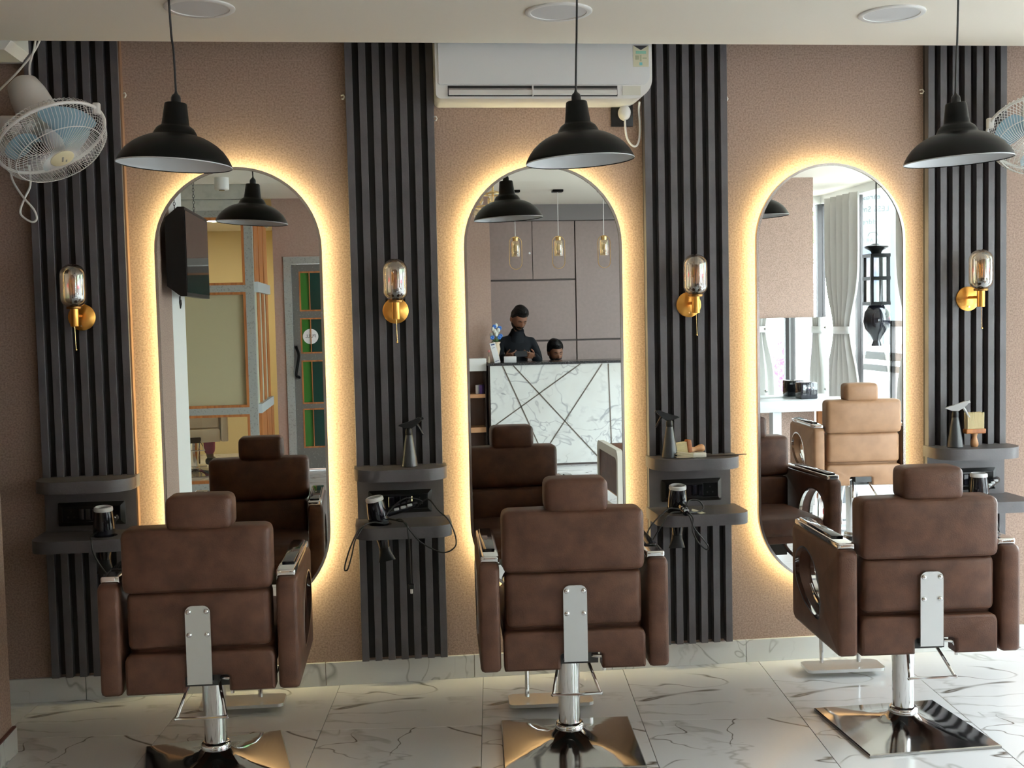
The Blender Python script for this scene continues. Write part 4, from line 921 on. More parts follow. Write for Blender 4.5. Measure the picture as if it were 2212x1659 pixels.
# ================================================================== PEOPLE
def skin_mesh(name, nodes, links, sub=2):
    """nodes: {name: (pos, radius)}, first is the root"""
    bm = B(); L = bm.verts.layers.skin.verify(); V = {}
    for i, (k, (p, r)) in enumerate(nodes.items()):
        v = bm.verts.new(p); v[L].radius = (r, r) if not isinstance(r, tuple) else r; v[L].use_root = (i == 0); V[k] = v
    for a, b in links: bm.edges.new((V[a], V[b]))
    me = bpy.data.meshes.new('tmp'); bm.to_mesh(me); bm.free()
    o = bpy.data.objects.new('tmp', me); COL.objects.link(o)
    m = o.modifiers.new('s', 'SKIN'); m.use_smooth_shade = True; m.branch_smoothing = 0.5
    o.modifiers.new('d', 'SUBSURF').levels = sub
    dg = bpy.context.evaluated_depsgraph_get(); dg.update(); ev = o.evaluated_get(dg); r = B(); r.from_mesh(ev.to_mesh()); ev.to_mesh_clear()
    bpy.data.objects.remove(o); bpy.data.meshes.remove(me)
    return r
def head_bm(bm, M, k=1.0, n=36, m=28, ears=True):
    """face towards +y, origin at the head centre"""
    rows = []
    for i in range(m+1):
        th_ = PI*i/m; row = []
        for j in range(n):
            ph = 2*PI*j/n; d = Vector((math.sin(th_)*math.sin(ph), math.sin(th_)*math.cos(ph), math.cos(th_)))
            p = Vector((d.x*0.074, d.y*0.094, d.z*0.116))
            if d.z < 0:
                f = -d.z; p.x *= 1-0.30*f*f; p.y *= 1-0.10*f
                if d.y > 0: p.y += 0.012*f*d.y
            def bump(cx_, cz_, sx, sz, amp):
                if d.y > 0: p.y += amp*math.exp(-((p.x-cx_)/sx)**2-((p.z-cz_)/sz)**2)
            bump(0, -0.020, 0.010, 0.020, 0.022); bump(0, -0.034, 0.015, 0.009, 0.008)
            bump(-0.029, 0.006, 0.014, 0.011, -0.010); bump(0.029, 0.006, 0.014, 0.011, -0.010)
            bump(0, 0.026, 0.05, 0.010, 0.006); bump(0, -0.060, 0.022, 0.005, 0.006); bump(0, -0.072, 0.020, 0.005, 0.006); bump(0, -0.066, 0.022, 0.0025, -0.005); bump(0, -0.10, 0.02, 0.014, 0.010)
            row.append(bm.verts.new(M @ (p*k)))
            if i in (0, m): break
        rows.append(row)
    for a, b in zip(rows, rows[1:]):
        for j in range(n):
            q = (j+1) % n
            if len(a) == 1: bm.faces.new((a[0], b[q], b[j]))
            elif len(b) == 1: bm.faces.new((a[j], a[q], b[0]))
            else: bm.faces.new((a[j], a[q], b[q], b[j]))
    for s in (-1, 1) if ears else ():
        Me = M @ Matrix.Translation((s*0.074*k, -0.008*k, -0.005*k)) @ Matrix.Rotation(s*0.3, 4, 'Z') @ Matrix.Diagonal((0.010*k, 0.020*k, 0.032*k, 1))
        lathe(bm, [(math.sin(PI*i/8), -math.cos(PI*i/8)) for i in range(9)], 12, Me)
def shell(M, k, keep, off):
    bm = B(); head = B(); head_bm(head, Matrix.Identity(4), 1.0, 96, 72, False)
    pts = []; vmap = {}
    head.verts.ensure_lookup_table()
    for f in head.faces:
        c = f.calc_center_median()
        if keep(c):
            vs = []
            for v in f.verts:
                if v not in vmap:
                    d = v.co.normalized(); vmap[v] = bm.verts.new(M @ ((v.co + d*off(v.co))*k))
                vs.append(vmap[v])
            bm.faces.new(vs)
    head.free()
    return bm
def hand(bm, wrist, d, up_, curl, k=1.0, side=1):
    """palm block with four bent fingers and a thumb from its side; d = pointing direction, up_ = back of the hand"""
    d = Vector(d).normalized(); s_ = d.cross(Vector(up_)).normalized()*side; u = s_.cross(d).normalized()*side
    W0 = Vector(wrist)
    cushion(bm, (0, 0, 0), (0.040*k, 0.036*k, 0.013*k), 0.011*k, n=2, M=Matrix.Translation(W0+d*0.045*k) @ Matrix((d, s_, u)).transposed().to_4x4())
    for i, L in enumerate((0.070, 0.078, 0.072, 0.056)):
        b = W0 + d*0.078*k + s_*(0.027-0.018*i)*k; p = [b]; a = 0.0
        for seg in (0.45, 0.32, 0.23):
            a += curl; p.append(p[-1] + (d*math.cos(a)-u*math.sin(a))*L*seg*k)
        tube(bm, p, [0.0085*k, 0.0082*k, 0.0075*k, 0.006*k], 8)
    b = W0 + d*0.02*k + s_*0.034*k; p = [b, b+(d*0.6+s_*0.7)*0.03*k, b+(d*0.95+s_*0.75-u*0.2)*0.05*k]
    tube(bm, p, [0.011*k, 0.0095*k, 0.007*k], 8)
def person(lab, base, J, headM, hk, clothes, hairkeep, hairoff, beard=False, hands=(), group=None):
    t = thing('person', lab, 'person', base, 0, group); inv = Matrix.Translation(-Vector(base))
    names = [('pelvis', 0.105), ('waist', 0.100), ('chest', 0.118), ('neck0', 0.044), ('neck1', 0.046)]
    nodes = {n: (Vector(J[n])-Vector(base), r) for n, r in names}
    links = [('pelvis', 'waist'), ('waist', 'chest'), ('chest', 'neck0'), ('neck0', 'neck1')]
    for s in 'lr':
        for n, r in (('sho', 0.056), ('elb', 0.038), ('wri', 0.026)): nodes[n+s] = (Vector(J[n+s])-Vector(base), r)
        for n, r in (('hip', 0.080), ('kne', 0.055), ('ank', 0.038), ('toe', 0.032)): nodes[n+s] = (Vector(J[n+s])-Vector(base), r)
        links += [('chest', 'sho'+s), ('sho'+s, 'elb'+s), ('elb'+s, 'wri'+s), ('pelvis', 'hip'+s), ('hip'+s, 'kne'+s), ('kne'+s, 'ank'+s), ('ank'+s, 'toe'+s)]
    bm = skin_mesh('b', nodes, links)
    HM = inv @ headM
    head_bm(bm, HM, hk)
    for h in hands: hand(bm, Vector(h[0])-Vector(base), *h[1:])
    body = obj('body', bm, skin_m, t, 60)
    def cloth(nm, ns, ls, add, m):
        nd = {n: (nodes[n][0], nodes[n][1]+(add if n != 'neck1' else 0.008)) for n in ns}
        return obj(nm, skin_mesh(nm, nd, [l for l in links if l[0] in ns and l[1] in ns] + ls), m, t, 60)
    sh, tr = clothes
    a_, b_ = nodes['neck0'][0], nodes['neck1'][0]; u_ = (b_-a_).normalized()
    obj('collar', tube(B(), [a_-u_*0.045, a_-u_*0.01, a_+u_*0.02, b_-u_*0.012, b_-u_*0.004], [0.098, 0.080, 0.068, 0.062, 0.056], 20), sh, t, 60)
    cloth('shirt', ['chest', 'waist', 'pelvis', 'neck0', 'neck1', 'shol', 'elbl', 'shor', 'elbr', 'wril', 'wrir'], [], 0.014, sh)
    cloth('trousers', ['pelvis', 'hipl', 'knel', 'ankl', 'hipr', 'kner', 'ankr'], [], 0.017, tr)
    for s in 'lr':
        a, b = nodes['ank'+s][0], nodes['toe'+s][0]; bm = B()
        d = (b-a); d.z = 0; L = max(d.length, 0.05); M_ = Matrix.Translation(Vector(((a.x+b.x)/2, (a.y+b.y)/2, b.z))) @ Matrix.Rotation(math.atan2(d.y, d.x), 4, 'Z')
        cushion(bm, (0, 0, 0), (L/2+0.05, 0.042, 0.036), 0.03, n=2, M=M_); obj('shoe', bm, matt_black, t)
    obj('hair', shell(HM, hk, hairkeep, hairoff), hair_m, t, 60)
    if beard: obj('beard', shell(HM, hk, lambda c: beard_h(c) > 0, lambda c: 0.0005+0.006*max(0, min(1, beard_h(c)/0.012))), hair_m, t, 60)
    bm = B()
    for s in (-1, 1):
        lathe(bm, [(math.sin(PI*i/6), -math.cos(PI*i/6)) for i in range(7)], 12, HM @ Matrix.Translation((s*0.029*hk, 0.0815*hk, 0.001*hk)) @ Matrix.Diagonal((0.0125*hk, 0.004*hk, 0.0032*hk, 1)))
    obj('eye', bm, ink, t)
    bm = B()
    for s in (-1, 1): tube(bm, [HM @ Vector((s*x*hk, y*hk, z*hk)) for x, y, z in ((0.012, 0.0945, 0.020), (0.028, 0.0915, 0.026), (0.046, 0.080, 0.021))], [0.003*hk, 0.0038*hk, 0.002*hk], 6)
    obj('eyebrow', bm, hair_m, t)
    return t
def headmat(p, yaw_, pitch_, roll_=0): return Matrix.Translation(Vector(p)) @ Matrix.Rotation(yaw_, 4, 'Z') @ Matrix.Rotation(pitch_, 4, 'X') @ Matrix.Rotation(roll_, 4, 'Y')
hx, hy = 1.350, -7.12
J = dict(pelvis=(hx, hy-0.02, 0.80), waist=(hx, hy-0.02, 0.95), chest=(hx, hy, 1.13), neck0=(hx+0.005, hy+0.02, 1.265), neck1=(hx+0.01, hy+0.05, 1.325),
         shol=(hx-0.155, hy, 1.205), elbl=(hx-0.215, hy+0.04, 0.985), wril=(hx-0.135, hy+0.20, 1.055), shor=(hx+0.155, hy, 1.205), elbr=(hx+0.215, hy+0.03, 0.985), wrir=(hx+0.145, hy+0.20, 1.055),
         hipl=(hx-0.08, hy-0.02, 0.74), knel=(hx-0.085, hy, 0.42), ankl=(hx-0.09, hy-0.03, 0.08), toel=(hx-0.095, hy+0.08, 0.037), hipr=(hx+0.08, hy-0.02, 0.74), kner=(hx+0.085, hy, 0.42), ankr=(hx+0.09, hy-0.03, 0.08), toer=(hx+0.1, hy+0.08, 0.037))
def hair_h(c):
    line = 0.058 if c.y > 0.05 else (0.058+(c.y-0.05)/0.05*0.055 if c.y > 0.0 else 0.003+c.y/0.07*0.075)
    return c.z - line
def beard_h(c):
    if c.y < -0.005: return -1
    jaw = min(-0.078-c.z + 0.9*max(0, abs(c.x)-0.018), 0.03) if c.z > -0.09 else 0.02
    stache = 0.011-abs(c.z+0.051)-0.4*max(0, abs(c.x)-0.022)
    return max(min(jaw, 0.1), stache) - (1 if (abs(c.x) < 0.020 and -0.076 < c.z < -0.060) else 0)
hk_ = lambda c: hair_h(c) > -0.004
def hair_off(top, side, front, seed):
    def f(c):
        t = max(0.0, min(1.0, hair_h(c)/0.022)); n_ = 0.5+0.5*math.sin(c.x*95+seed)*math.sin(c.y*80+seed*2)*math.cos(c.z*70)
        return -0.001 + t*(0.007 + top*max(0, c.z/0.116)**2 + side*max(0, -c.x/0.074)*max(0, c.z/0.116) + front*max(0, c.y/0.09)*max(0, c.z/0.1)) + t*0.007*n_
    return f
person('man standing behind the desk in a black shirt, looking down at his phone', (hx, hy, 0), J, headmat((hx+0.015, hy+0.085, 1.425), -0.30, -0.52, 0.05), 1.04, (shirt_m, trouser_m), hk_, hair_off(0.022, 0.0, 0.030, 1.0), True,
       [((hx-0.135, hy+0.20, 1.055), (0.80, 0.50, 0.10), (-0.3, 0.75, -0.5), 0.62, 0.95, 1), ((hx+0.145, hy+0.20, 1.055), (-0.80, 0.50, 0.10), (0.3, 0.75, -0.5), 0.62, 0.95, -1)])
o = thing('smartphone', 'black smartphone in the hands of the standing man', 'phone', (hx+0.005, hy+0.262, 1.078), 0, None, (-1.0, 0, 0.05))
obj('case', box(-0.065, 0.065, -0.034, 0.034, -0.0045, 0.0035, bev=0.003), gloss_black, o); obj('screen', box(-0.061, 0.061, -0.031, 0.031, 0.0036, 0.0042), mat('dark_screen', (0.02, 0.025, 0.03), 0.1), o, 0)
hx, hy = 1.748, -7.26
J = dict(pelvis=(hx, hy, 0.47), waist=(hx, hy, 0.61), chest=(hx, hy+0.02, 0.77), neck0=(hx, hy+0.03, 0.90), neck1=(hx, hy+0.05, 0.965),
         shol=(hx-0.155, hy+0.02, 0.845), elbl=(hx-0.2, hy+0.10, 0.62), wril=(hx-0.10, hy+0.27, 0.58), shor=(hx+0.155, hy+0.02, 0.845), elbr=(hx+0.2, hy+0.10, 0.62), wrir=(hx+0.10, hy+0.27, 0.58),
         hipl=(hx-0.085, hy+0.02, 0.46), knel=(hx-0.1, hy+0.24, 0.45), ankl=(hx-0.1, hy+0.22, 0.09), toel=(hx-0.1, hy+0.30, 0.037), hipr=(hx+0.085, hy+0.02, 0.46), kner=(hx+0.1, hy+0.24, 0.45), ankr=(hx+0.1, hy+0.22, 0.09), toer=(hx+0.1, hy+0.30, 0.037))
person('man seated behind the desk, only his bowed head and tousled hair showing', (hx, hy, 0), J, headmat((hx+0.005, hy+0.08, 1.075), -0.22, -0.25, -0.05), 0.97, (shirt_m, trouser_m), hk_, hair_off(0.024, 0.045, 0.022, 2.3), True,
       [((hx-0.10, hy+0.27, 0.58), (0.2, 0.9, -0.1), (0, 0.1, 1), 0.35, 0.92, -1), ((hx+0.10, hy+0.27, 0.58), (-0.2, 0.9, -0.1), (0, 0.1, 1), 0.35, 0.92, 1)])
st = thing('stool', 'round black stool under the seated man behind the desk', 'stool', (hx, hy-0.02, 0))
obj('seat', lathe(B(), [(0, 0.29), (0.15, 0.29), (0.165, 0.30), (0.165, 0.335), (0.15, 0.345), (0, 0.345)], 32), matt_black, st); obj('column', cyl(B(), (0, 0, 0.03), (0, 0, 0.295), 0.022), chrome, st)
for i in range(5): a = 2*PI*i/5; obj('leg', tube(B(), [(0, 0, 0.06), (0.2*math.cos(a), 0.2*math.sin(a), 0.02)], 0.013, 8), chrome, st)

# ================================================================== PARTITION AND DOOR (seen in the first mirror)
p = thing('glazed_partition', 'speckled grey partition with frosted and clear panes edged in orange wood', 'partition', (0, -5.7, 0))
bars = [('post', -1.165, -1.095, 0, 2.41), ('post', -2.9, -2.83, 0, 2.41), ('rail', -2.83, -1.165, 1.712, 1.772), ('rail', -2.83, -1.165, 0.655, 0.715), ('rail', -2.83, -1.165, 2.352, 2.41), ('rail', -2.83, -1.165, 0, 0.06)]
for n_, a, b, z0, z1 in bars: obj(n_, box(a, b, -0.035, 0.035, z0, z1), granite, p, 0)
for z0, z1, m_, nm in ((0.06, 0.655, clear, 'clear_pane'), (0.715, 1.712, frost, 'frosted_pane'), (1.772, 2.352, clear, 'clear_pane')):
    obj(nm, box(-2.81, -1.185, -0.004, 0.004, z0+0.02, z1-0.02), m_, p, 0)
    for a, b, q0, q1 in ((-2.83, -1.165, z0, z0+0.022), (-2.83, -1.165, z1-0.022, z1), (-1.187, -1.165, z0+0.022, z1-0.022), (-2.83, -2.808, z0+0.022, z1-0.022)): obj('wood_bead', box(a, b, -0.03, 0.036, q0, q1), wood, p, 0)
for z0, z1, d_ in ((2.41, 2.50, 0.0), (2.503, ZC2-0.002, 0.02)): obj('beam_board', box(-2.9, -1.10, -0.05, 0.05+d_, z0, z1), conc, p, 0)
p = thing('slatted_partition', 'orange wooden slat screen with pale rails running back to the door wall', 'partition', (-1.10, -5.735, 0))
for z0, z1 in ((0, 0.06), (0.655, 0.735), (1.712, 1.80), (2.352, 2.41)): obj('rail', box(-0.035, 0.035, -1.09, 0, z0, z1), mat('pale_rail', (0.50, 0.54, 0.55), 0.5), p, 0)
for i in range(3):
    yy = -0.27-0.37*i; obj('slat', box(-0.02, 0.008, yy-0.09, yy+0.09, 0.735, 1.712), wood, p, 0)
    yy = -0.20-0.38*i; obj('slat', box(-0.02, 0.008, yy-0.165, yy+0.165, 1.80, 2.352), wood, p, 0)
for i in range(5): obj('plank', box(-0.02, 0.032-0.003*(i % 2), -0.217*(i+1)+0.004, -0.217*i, 0.06, 0.655), wood, p, 0)
for z0, z1 in ((0.735, 1.712), (1.80, 2.352)): obj('frosted_pane', box(-0.006, 0.0, -1.09, 0, z0, z1), frost_g, p, 0)

d = bpy.data.objects.new('door_1', None); COL.objects.link(d); d.location = (-0.5175, -6.84, 0); d['kind'] = 'structure'; d['label'] = 'speckled grey door with green panes, orange beading and a round PULL sticker'
for a, b, z0, z1 in ((-0.417, -0.345, 0.002, 2.07), (0.345, 0.417, 0.002, 2.07), (-0.345, 0.345, 2.003, 2.07)): obj('frame', box(a, b, -0.06, 0.025, z0, z1), granite, d, 0)
for a, b in ((-0.343, -0.275), (0.275, 0.343)): obj('stile', box(a, b, -0.04, 0.0, 0.01, 2.0), granite_dk, d, 0)
zs = [(0.01, 0.215), (0.60, 0.645), (1.07, 1.135), (1.48, 1.545), (1.93, 2.0)]
for z0, z1 in zs: obj('cross_rail', box(-0.275, 0.275, -0.04, 0.0, z0, z1), granite_dk, d, 0)
green = mat('green_glass', (0.045, 0.17, 0.03), 0.12); green2 = mat('dark_green_glass', (0.012, 0.045, 0.035), 0.12)
for (a, b), (c_, e_) in zip(zs, zs[1:]):
    obj('pane', box(-0.262, -0.18, -0.022, -0.016, b+0.013, c_-0.013), green, d, 0); obj('pane', box(-0.172, 0.262, -0.022, -0.016, b+0.013, c_-0.013), green2, d, 0)
    for q in ((-0.275, 0.275, b, b+0.014), (-0.275, 0.275, c_-0.014, c_), (-0.275, -0.261, b+0.014, c_-0.014), (0.261, 0.275, b+0.014, c_-0.014), (-0.18, -0.172, b+0.014, c_-0.014)): obj('wood_bead', box(q[0], q[1], -0.03, 0.003, q[2], q[3]), wood, d, 0)
obj('door_handle', tube(B(), smooth_path([(-0.318, 0.0, 1.20), (-0.315, 0.035, 1.19), (-0.295, 0.045, 1.12), (-0.315, 0.045, 1.0), (-0.325, 0.045, 0.93), (-0.30, 0.035, 0.91), (-0.30, 0, 0.905)], 5), 0.014, 10), matt_black, d)
s_ = obj('round_sticker', lathe(B(), [(0, 0), (0.074, 0), (0.074, 0.0015), (0, 0.0015)], 36, axisM((-0.180, -0.0128, 1.30), (0, 1, 0))), paper, d, 0)
text_obj('lettering', 'PULL', 0.046, ink, s_, (-0.180, -0.0109, 1.303), (PI/2, 0, PI), 0.0003)

# television, camera, inner room
t = thing('television', 'black wall television hung by chains beside the left pier', 'television', (-1.21, -2.98, 1.61))
bm = B(); prism(bm, [(-0.045, 0.06), (0.03, 0.0), (0.068, 0.0), (0.068, 0.525), (0.03, 0.525), (-0.045, 0.46)], 'y', -0.44, 0.44); obj('case', bm, black_pl, t, 0)
obj('screen', box(0.0682, 0.072, -0.425, 0.425, 0.022, 0.505), mat('tv_screen', (0.02, 0.018, 0.018), 0.06), t, 0)
for yy in (-0.36, 0.36):
    bm = B(); n_ = 16; top = ZC-1.61-0.004
    for i in range(n_):
        z0 = 0.52+(top-0.52)*i/n_; z1 = 0.52+(top-0.52)*(i+1)/n_; zc = (z0+z1)/2; h_ = (z1-z0)*0.62
        pts = [(0.006*math.cos(a*PI/4)*(1 if i % 2 else 0), 0.006*math.cos(a*PI/4)*(0 if i % 2 else 1), zc+h_*math.sin(a*PI/4)) for a in range(8)]
        tube(bm, [(x, yy+y, z) for x, y, z in pts], 0.0018, 5, True)
    obj('chain', bm, mech, t)
obj('hanging_hook', tube(B(), [(0.02, 0.40, 0.0), (0.02, 0.42, -0.035), (0.02, 0.40, -0.07), (0.02, 0.37, -0.045), (0.02, 0.38, -0.02)], 0.004, 6), mech, t)
obj('wall_bracket', box(-0.078, -0.04, -0.10, 0.10, 0.16, 0.36), mech, t, 0)
t = thing('ceiling_camera', 'small white cylinder fixed to the ceiling, behind the first pendant lamp', 'camera', (-1.085, -3.79, ZC))
obj('body', lathe(B(), [(0, -0.085), (0.045, -0.085), (0.05, -0.08), (0.05, -0.0005), (0, -0.0005)], 28), white_pl, t); obj('lens', lathe(B(), [(0, -0.089), (0.02, -0.089), (0.02, -0.0855), (0, -0.0855)], 20), gloss_black, t)
chair((-1.83, -6.78, 0), PI+R(-14), PI, cream_lea, 'cream leather chair behind the frosted partition', 'inner room chairs', (0, 0.45), False)
hx, hy = -1.83, -6.76
Q = lambda f, l, z: (hx+l, hy-f, z)
J = dict(pelvis=Q(0, 0, 0.60), waist=Q(-0.03, 0, 0.74), chest=Q(-0.03, 0, 0.90), neck0=Q(-0.02, 0, 1.03), neck1=Q(-0.01, 0, 1.09),
         shol=Q(-0.03, 0.15, 0.97), elbl=Q(0.03, 0.19, 0.76), wril=Q(0.22, 0.12, 0.72), shor=Q(-0.03, -0.15, 0.97), elbr=Q(0.03, -0.19, 0.76), wrir=Q(0.22, -0.12, 0.72),
         hipl=Q(0.02, 0.075, 0.585), knel=Q(0.36, 0.09, 0.56), ankl=Q(0.38, 0.09, 0.14), toel=Q(0.48, 0.09, 0.085), hipr=Q(0.02, -0.075, 0.585), kner=Q(0.36, -0.09, 0.56), ankr=Q(0.38, -0.09, 0.14), toer=Q(0.48, -0.09, 0.085))
person('customer in magenta clothes sitting in the cream chair', (hx, hy, 0), J, headmat((hx, hy-0.01, 1.20), PI, -0.1), 0.95, (magenta, magenta), hk_, hair_off(0.014, 0.0, 0.0, 4.0), False,
       [((hx+0.12, hy-0.22, 0.72), (0, -1, -0.1), (0, 0, 1), 0.35, 0.85, -1), ((hx-0.12, hy-0.22, 0.72), (0, -1, -0.1), (0, 0, 1), 0.35, 0.85, 1)])

# ================================================================== RIGHT BACK: TAN CHAIR, COUNTER, CURTAINS, STREET
chair((2.83, -2.28, 0), PI+R(4), PI+R(12), tan, 'tan leather barber chair facing the grey counter, seen in the right mirror', 'tan barber chairs', (0, 0.45), False, 0.075)
t = thing('waiting_armchair', 'armchair with cream arm frames and brown seat, beside the middle of the room', 'armchair', (1.90, -3.78, 0))
for s in (-1, 1):
    x0, x1 = (-0.30, -0.26) if s < 0 else (0.26, 0.30)
    ol = rrect(-0.37, 0.40, 0.02, 0.50, [0.05, 0.05, 0.07, 0.07], 6); il = rrect(-0.325, 0.355, 0.06, 0.44, [0.03, 0.03, 0.05, 0.05], 6)
    obj('arm_frame', ring(B(), ol, il, 'x', x0, x1), mat('cream_frame', (0.60, 0.57, 0.50), 0.45), t, 40)
    obj('side_panel', prism(B(), rrect(-0.325, 0.355, 0.17, 0.44, [0.0, 0.0, 0.05, 0.05], 6), 'x', (x0+x1)/2-0.008, (x0+x1)/2+0.008), leather, t, 0)
bm = B(); cushion(bm, (0, 0.0, 0.29), (0.26, 0.34, 0.07), 0.04, (0, 0, 0.01)); obj('seat', bm, leather, t, 60)
bm = B(); cushion(bm, (0, -0.29, 0.39), (0.26, 0.05, 0.085), 0.035, (0, 0.01, 0)); obj('backrest', bm, leather, t, 60)
obj('seat_rail', box(-0.26, 0.26, -0.33, 0.33, 0.14, 0.215), wood_lt, t, 0)

struct('wall_divider', box(2.2, 3.287, -4.16, -4.055, 0, ZC), wall_m, 'pink papered divider holding the second row of stations')
t = thing('styling_counter', 'grey laminate counter with a thick front edge in front of the pink divider', 'counter', (2.45, -4.05, 0))
obj('top', box(0, 1.03, 0.0, 0.33, 0.70, 0.782, bev=0.003), counter_m, t); obj('leg', box(0.40, 0.465, 0.22, 0.30, 0, 0.70), counter_m, t, 0); obj('leg', box(0.0, 0.06, 0.22, 0.30, 0, 0.70), counter_m, t, 0)
obj('end_panel', box(0.92, 1.02, 0.02, 0.28, 0, 0.70), mat('slate_panel', (0.10, 0.105, 0.115), 0.5), t, 0); obj('wood_board', box(0.845, 0.918, 0.01, 0.05, 0, 0.70), wood, t, 0)
t = thing('counter_mirror', 'frameless mirror fixed with four studs above the grey counter', 'mirror', (3.124, -4.045, 0.783))
obj('glass', box(-0.275, 0.275, -0.008, 0.006, 0.0, 0.61), mirror_m, t, 0)
for x, z in ((-0.225, 0.53), (0.25, 0.53), (-0.225, 0.055), (0.25, 0.055)): obj('stud', lathe(B(), [(0.011, 0), (0.012, 0.004), (0.009, 0.009), (0, 0.011)], 16, axisM((x, 0.006, z), (0, 1, 0))), chrome, t, 60)
t = thing('steriliser_box', 'small black box with round knobs on the grey counter', 'box', (3.165, -3.90, 0.7825))
obj('case', box(-0.065, 0.065, -0.06, 0.06, 0, 0.125, bev=0.006), gloss_black, t)
for x in (-0.03, 0, 0.03): obj('knob', lathe(B(), [(0.007, 0), (0.007, 0.006), (0, 0.007)], 12, axisM((x, 0.06, 0.085), (0, 1, 0))), satin, t)
t = thing('wipes_roll', 'white roll with red end caps lying on the floor below the counter', 'roll', (3.09, -3.12, 0.053), 0.35)
obj('roll', lathe(B(), [(0, -0.09), (0.05, -0.09), (0.052, -0.085), (0.052, 0.085), (0.05, 0.09), (0, 0.09)], 28, axisM((0, 0, 0), (1, 0.15, 0))), paper, t)
for s in (-1, 1): obj('end_cap', lathe(B(), [(0, 0), (0.026, 0), (0.028, 0.006), (0.02, 0.012), (0, 0.013)], 24, axisM((s*0.089, s*0.0134, 0), (s, s*0.15, 0))), mat('red_cap', (0.45, 0.02, 0.03), 0.4), t)

def curtain(a, b, amp, waves, lab, tie=1.25, z1=2.55, z0=0.03):
    a, b = Vector(a), Vector(b); d = b-a; n = Vector((-d.y, d.x, 0)).normalized(); t = thing('curtain', lab, 'curtain', (*((a+b)/2).xy, 0), 0, 'grey tied curtains at the shop front')
    c = (a+b)/2; bm = B(); rows = []
    for i in range(29):
        z = z0+(z1-z0)*i/28; pin = 1-0.55*math.exp(-((z-tie)/0.33)**2); row = []
        for k in range(waves*8+1):
            u = k/(waves*8); p = (a + d*u - c)*pin + n*amp*math.sin(2*PI*waves*u)*(0.6+0.4*pin)
            row.append(bm.verts.new((p.x, p.y, z)))
        rows.append(row)
    for r0, r1 in zip(rows, rows[1:]):
        for k in range(len(r0)-1): bm.faces.new((r0[k], r0[k+1], r1[k+1], r1[k]))
    o = obj('cloth', bm, curtain_m, t, 60); m = o.modifiers.new('thickness', 'SOLIDIFY'); m.thickness = 0.004
    w_ = d.length*0.45/2+0.012; u = d.normalized()
    pts = [u*(w_*math.cos(2*PI*i/20)) + n*((amp+0.016)*math.sin(2*PI*i/20)) + Vector((0, 0, tie)) for i in range(20)]
    bm = B(); lo = [bm.verts.new(q+Vector((0, 0, -0.035))) for q in pts]; hi = [bm.verts.new(q+Vector((0, 0, 0.035))) for q in pts]
    for i in range(20): bm.faces.new((lo[i], lo[(i+1) % 20], hi[(i+1) % 20], hi[i]))
    q = obj('tie_band', bm, curtain_m, t, 60); q.modifiers.new('thickness', 'SOLIDIFY').thickness = 0.004
    return t
curtain((4.42, -6.62, 0), (4.44, -5.92, 0), 0.035, 5, 'grey curtain tied at the window corner beside the pink divider')
curtain((4.42, -5.04, 0), (4.44, -4.45, 0), 0.03, 5, 'grey curtain tied back behind the tan chair headrest')
curtain((4.42, -1.42, 0), (4.44, -0.92, 0), 0.03, 4, 'grey curtain tied beside the end of the mirror wall')
curtain((3.95, -0.14, 0), (4.35, -0.14, 0), 0.03, 4, 'grey curtain tied in front of the last wall pane')

t = thing('hanging_lantern', 'black glass-sided lantern hanging in the shop front window', 'lantern', (4.33, -5.26, 1.22))
obj('chain', cyl(B(), (0, 0, 0.80), (0, 0, ZC2-1.22-0.001), 0.006), matt_black, t)
obj('cap', lathe(B(), [(0, 0.80), (0.03, 0.80), (0.05, 0.79), (0.105, 0.775), (0.105, 0.765), (0.05, 0.735), (0.035, 0.70), (0, 0.70)], 24), matt_black, t, 40)
for sx in (-1, 1):
    for sy in (-1, 1): obj('upright', box(sx*0.075-0.012, sx*0.075+0.012, sy*0.075-0.012, sy*0.075+0.012, 0.26, 0.70), matt_black, t, 0)
for z in (0.26, 0.48, 0.68): obj('band', ring(B(), rrect(-0.09, 0.09, -0.09, 0.09, 0), rrect(-0.062, 0.062, -0.062, 0.062, 0), 'z', z, z+0.03), matt_black, t, 0)
obj('glass_body', ring(B(), rrect(-0.078, 0.078, -0.078, 0.078, 0), rrect(-0.074, 0.074, -0.074, 0.074, 0), 'z', 0.29, 0.68), clear, t, 0)
obj('lower_bowl', lathe(B(), [(0.062, 0.26), (0.11, 0.20), (0.12, 0.12), (0.105, 0.05), (0.06, 0.0), (0.03, -0.05), (0.05, -0.10), (0, -0.10)], 24), gloss_black, t, 40)

# street
pav = MATS['pavement']
f = thing('street_railing', 'dark railing with three bars close outside the shop front glass', 'railing', (4.74, -5.3, -0.1))
for z, h_ in ((1.38, 0.055), (1.06, 0.075), (0.95, 0.06)): obj('bar', box(-0.02, 0.02, -1.9, 2.2, z, z+h_), dk_frame, f, 0)
for i in range(4): obj('post', box(-0.02, 0.02, -1.88+i*1.36-0.025, -1.88+i*1.36+0.025, 0, 1.435), dk_frame, f, 0)
t = thing('sign_board', 'street sign board with thin lettering and SOLARIS beyond the shop front', 'sign', (7.55, -12.5, 0), math.atan2(0.42, 0.91))
obj('board', box(-0.62, 0.50, -0.03, 0.0, 0.9, 3.6, bev=0.005), mat('sign_board_grey', (0.075, 0.085, 0.09), 0.7), t)
for xx in (-0.5, 0.4): obj('post', box(xx-0.03, xx+0.03, -0.08, -0.031, -0.1, 3.0), dk_frame, t, 0)
gm = mat('sign_lettering', (0.012, 0.015, 0.017), 0.7); b_ = t.children[0]; tr_ = (PI/2, 0, PI)
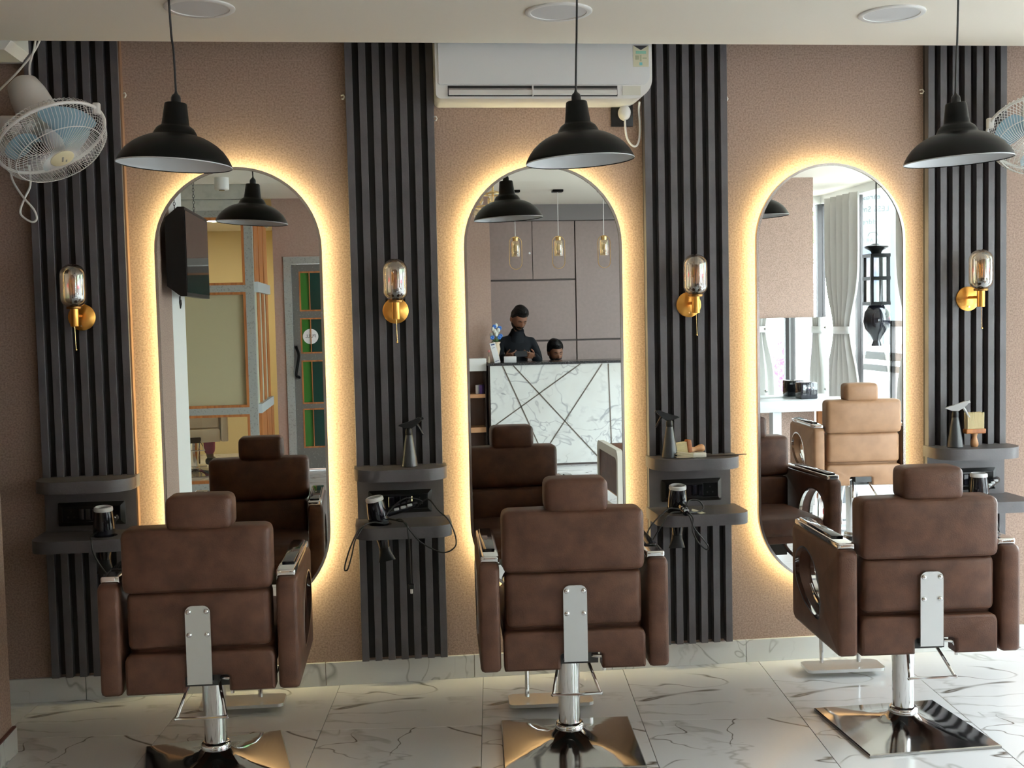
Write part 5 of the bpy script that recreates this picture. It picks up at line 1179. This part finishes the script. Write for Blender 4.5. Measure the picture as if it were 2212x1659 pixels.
for s_, z, sz, xx in (('SOLARIS', 2.50, 0.095, -0.02), ('ddress', 2.79, 0.11, -0.12), ('LESS Smi', 2.98, 0.12, 0.0), ('eards', 3.17, 0.12, -0.04)): text_obj('lettering', s_, sz, gm, b_, (xx, 0.003, z), tr_, 0.002)
bm = B(); tube(bm, [(-0.02+0.075*math.cos(a*PI/16), 0.003, 2.57+0.065*math.sin(a*PI/16)) for a in range(17)], 0.006, 6); obj('arc_emblem', bm, gm, b_)
o = obj('poster', box(-0.27, 0.06, 0.0, 0.012, 1.85, 2.43), mat('blue_pink_poster', (0.020, 0.042, 0.105), 0.6, noise=(4, (0.085, 0.050, 0.075), 0.42, 0.62)), t, 0); o['label'] = 'blue and pink poster'
t = thing('shop_building', 'pale building across the street with red awning', 'building', (16, -10, -0.3))
obj('wall', box(0, 6, -14, 12, 0, 9), mat('pale_facade', (0.62, 0.62, 0.60), 0.8), t, 0); obj('awning', prism(B(), [(0, 2.6), (-1.2, 2.2), (-1.2, 2.1), (0, 2.4)], 'y', -3, 3), mat('red_awning', (0.5, 0.06, 0.08), 0.7), t, 0)
for i in range(6):
    for j in range(2): wdw = obj('window', box(-0.05, 0.0, -12+4*i, -10+4*i, 3.4+2.8*j, 5.0+2.8*j), dk_frame, t, 0); obj('pane', box(-0.06, -0.051, -11.9+4*i, -10.1+4*i, 3.5+2.8*j, 4.9+2.8*j), MATS['green_glass'], wdw, 0)
def foliage(n, c, r, s, seed):
    rnd = random.Random(seed); bm = B()
    for _ in range(n):
        v = Vector((rnd.gauss(0, 1), rnd.gauss(0, 1), rnd.gauss(0, 1))).normalized()*(rnd.random()**0.4); p = Vector(c)+Vector((v.x*r[0], v.y*r[1], v.z*r[2]))
        a = Vector((rnd.gauss(0, 1), rnd.gauss(0, 1), rnd.gauss(0, 1))).normalized(); b = a.orthogonal().normalized()
        vs = [bm.verts.new(p+q) for q in (-a*s, -b*s*0.45, a*s, b*s*0.45)]; bm.faces.new(vs)
    return bm
t = thing('street_tree', 'pale green street tree outside the end window', 'tree', (5.5, -12.2, -0.1))
obj('trunk', tube(B(), [(0, 0, 0), (0.05, 0, 1.2), (0, 0.1, 2.4)], [0.14, 0.11, 0.07], 10), mat('bark', (0.15, 0.10, 0.07), 0.9), t)
q = obj('leaves', foliage(2600, (0, 0, 3.2), (1.1, 1.3, 1.6), 0.10, 3), mat('leaf_green', (0.20, 0.36, 0.12), 0.6), t, 0); q['kind'] = 'stuff'
t = thing('flowering_shrub', 'purple flowering shrub outside the window beside the mirror wall', 'shrub', (5.6, 2.4, -0.1))
obj('stem', tube(B(), [(0, 0, 0), (0.02, 0, 0.5)], 0.03, 8), MATS['bark'], t)
q = obj('blossoms', foliage(1500, (0, 0, 0.85), (0.42, 0.42, 0.5), 0.05, 5), mat('purple_bloom', (0.48, 0.22, 0.52), 0.6), t, 0); q['kind'] = 'stuff'
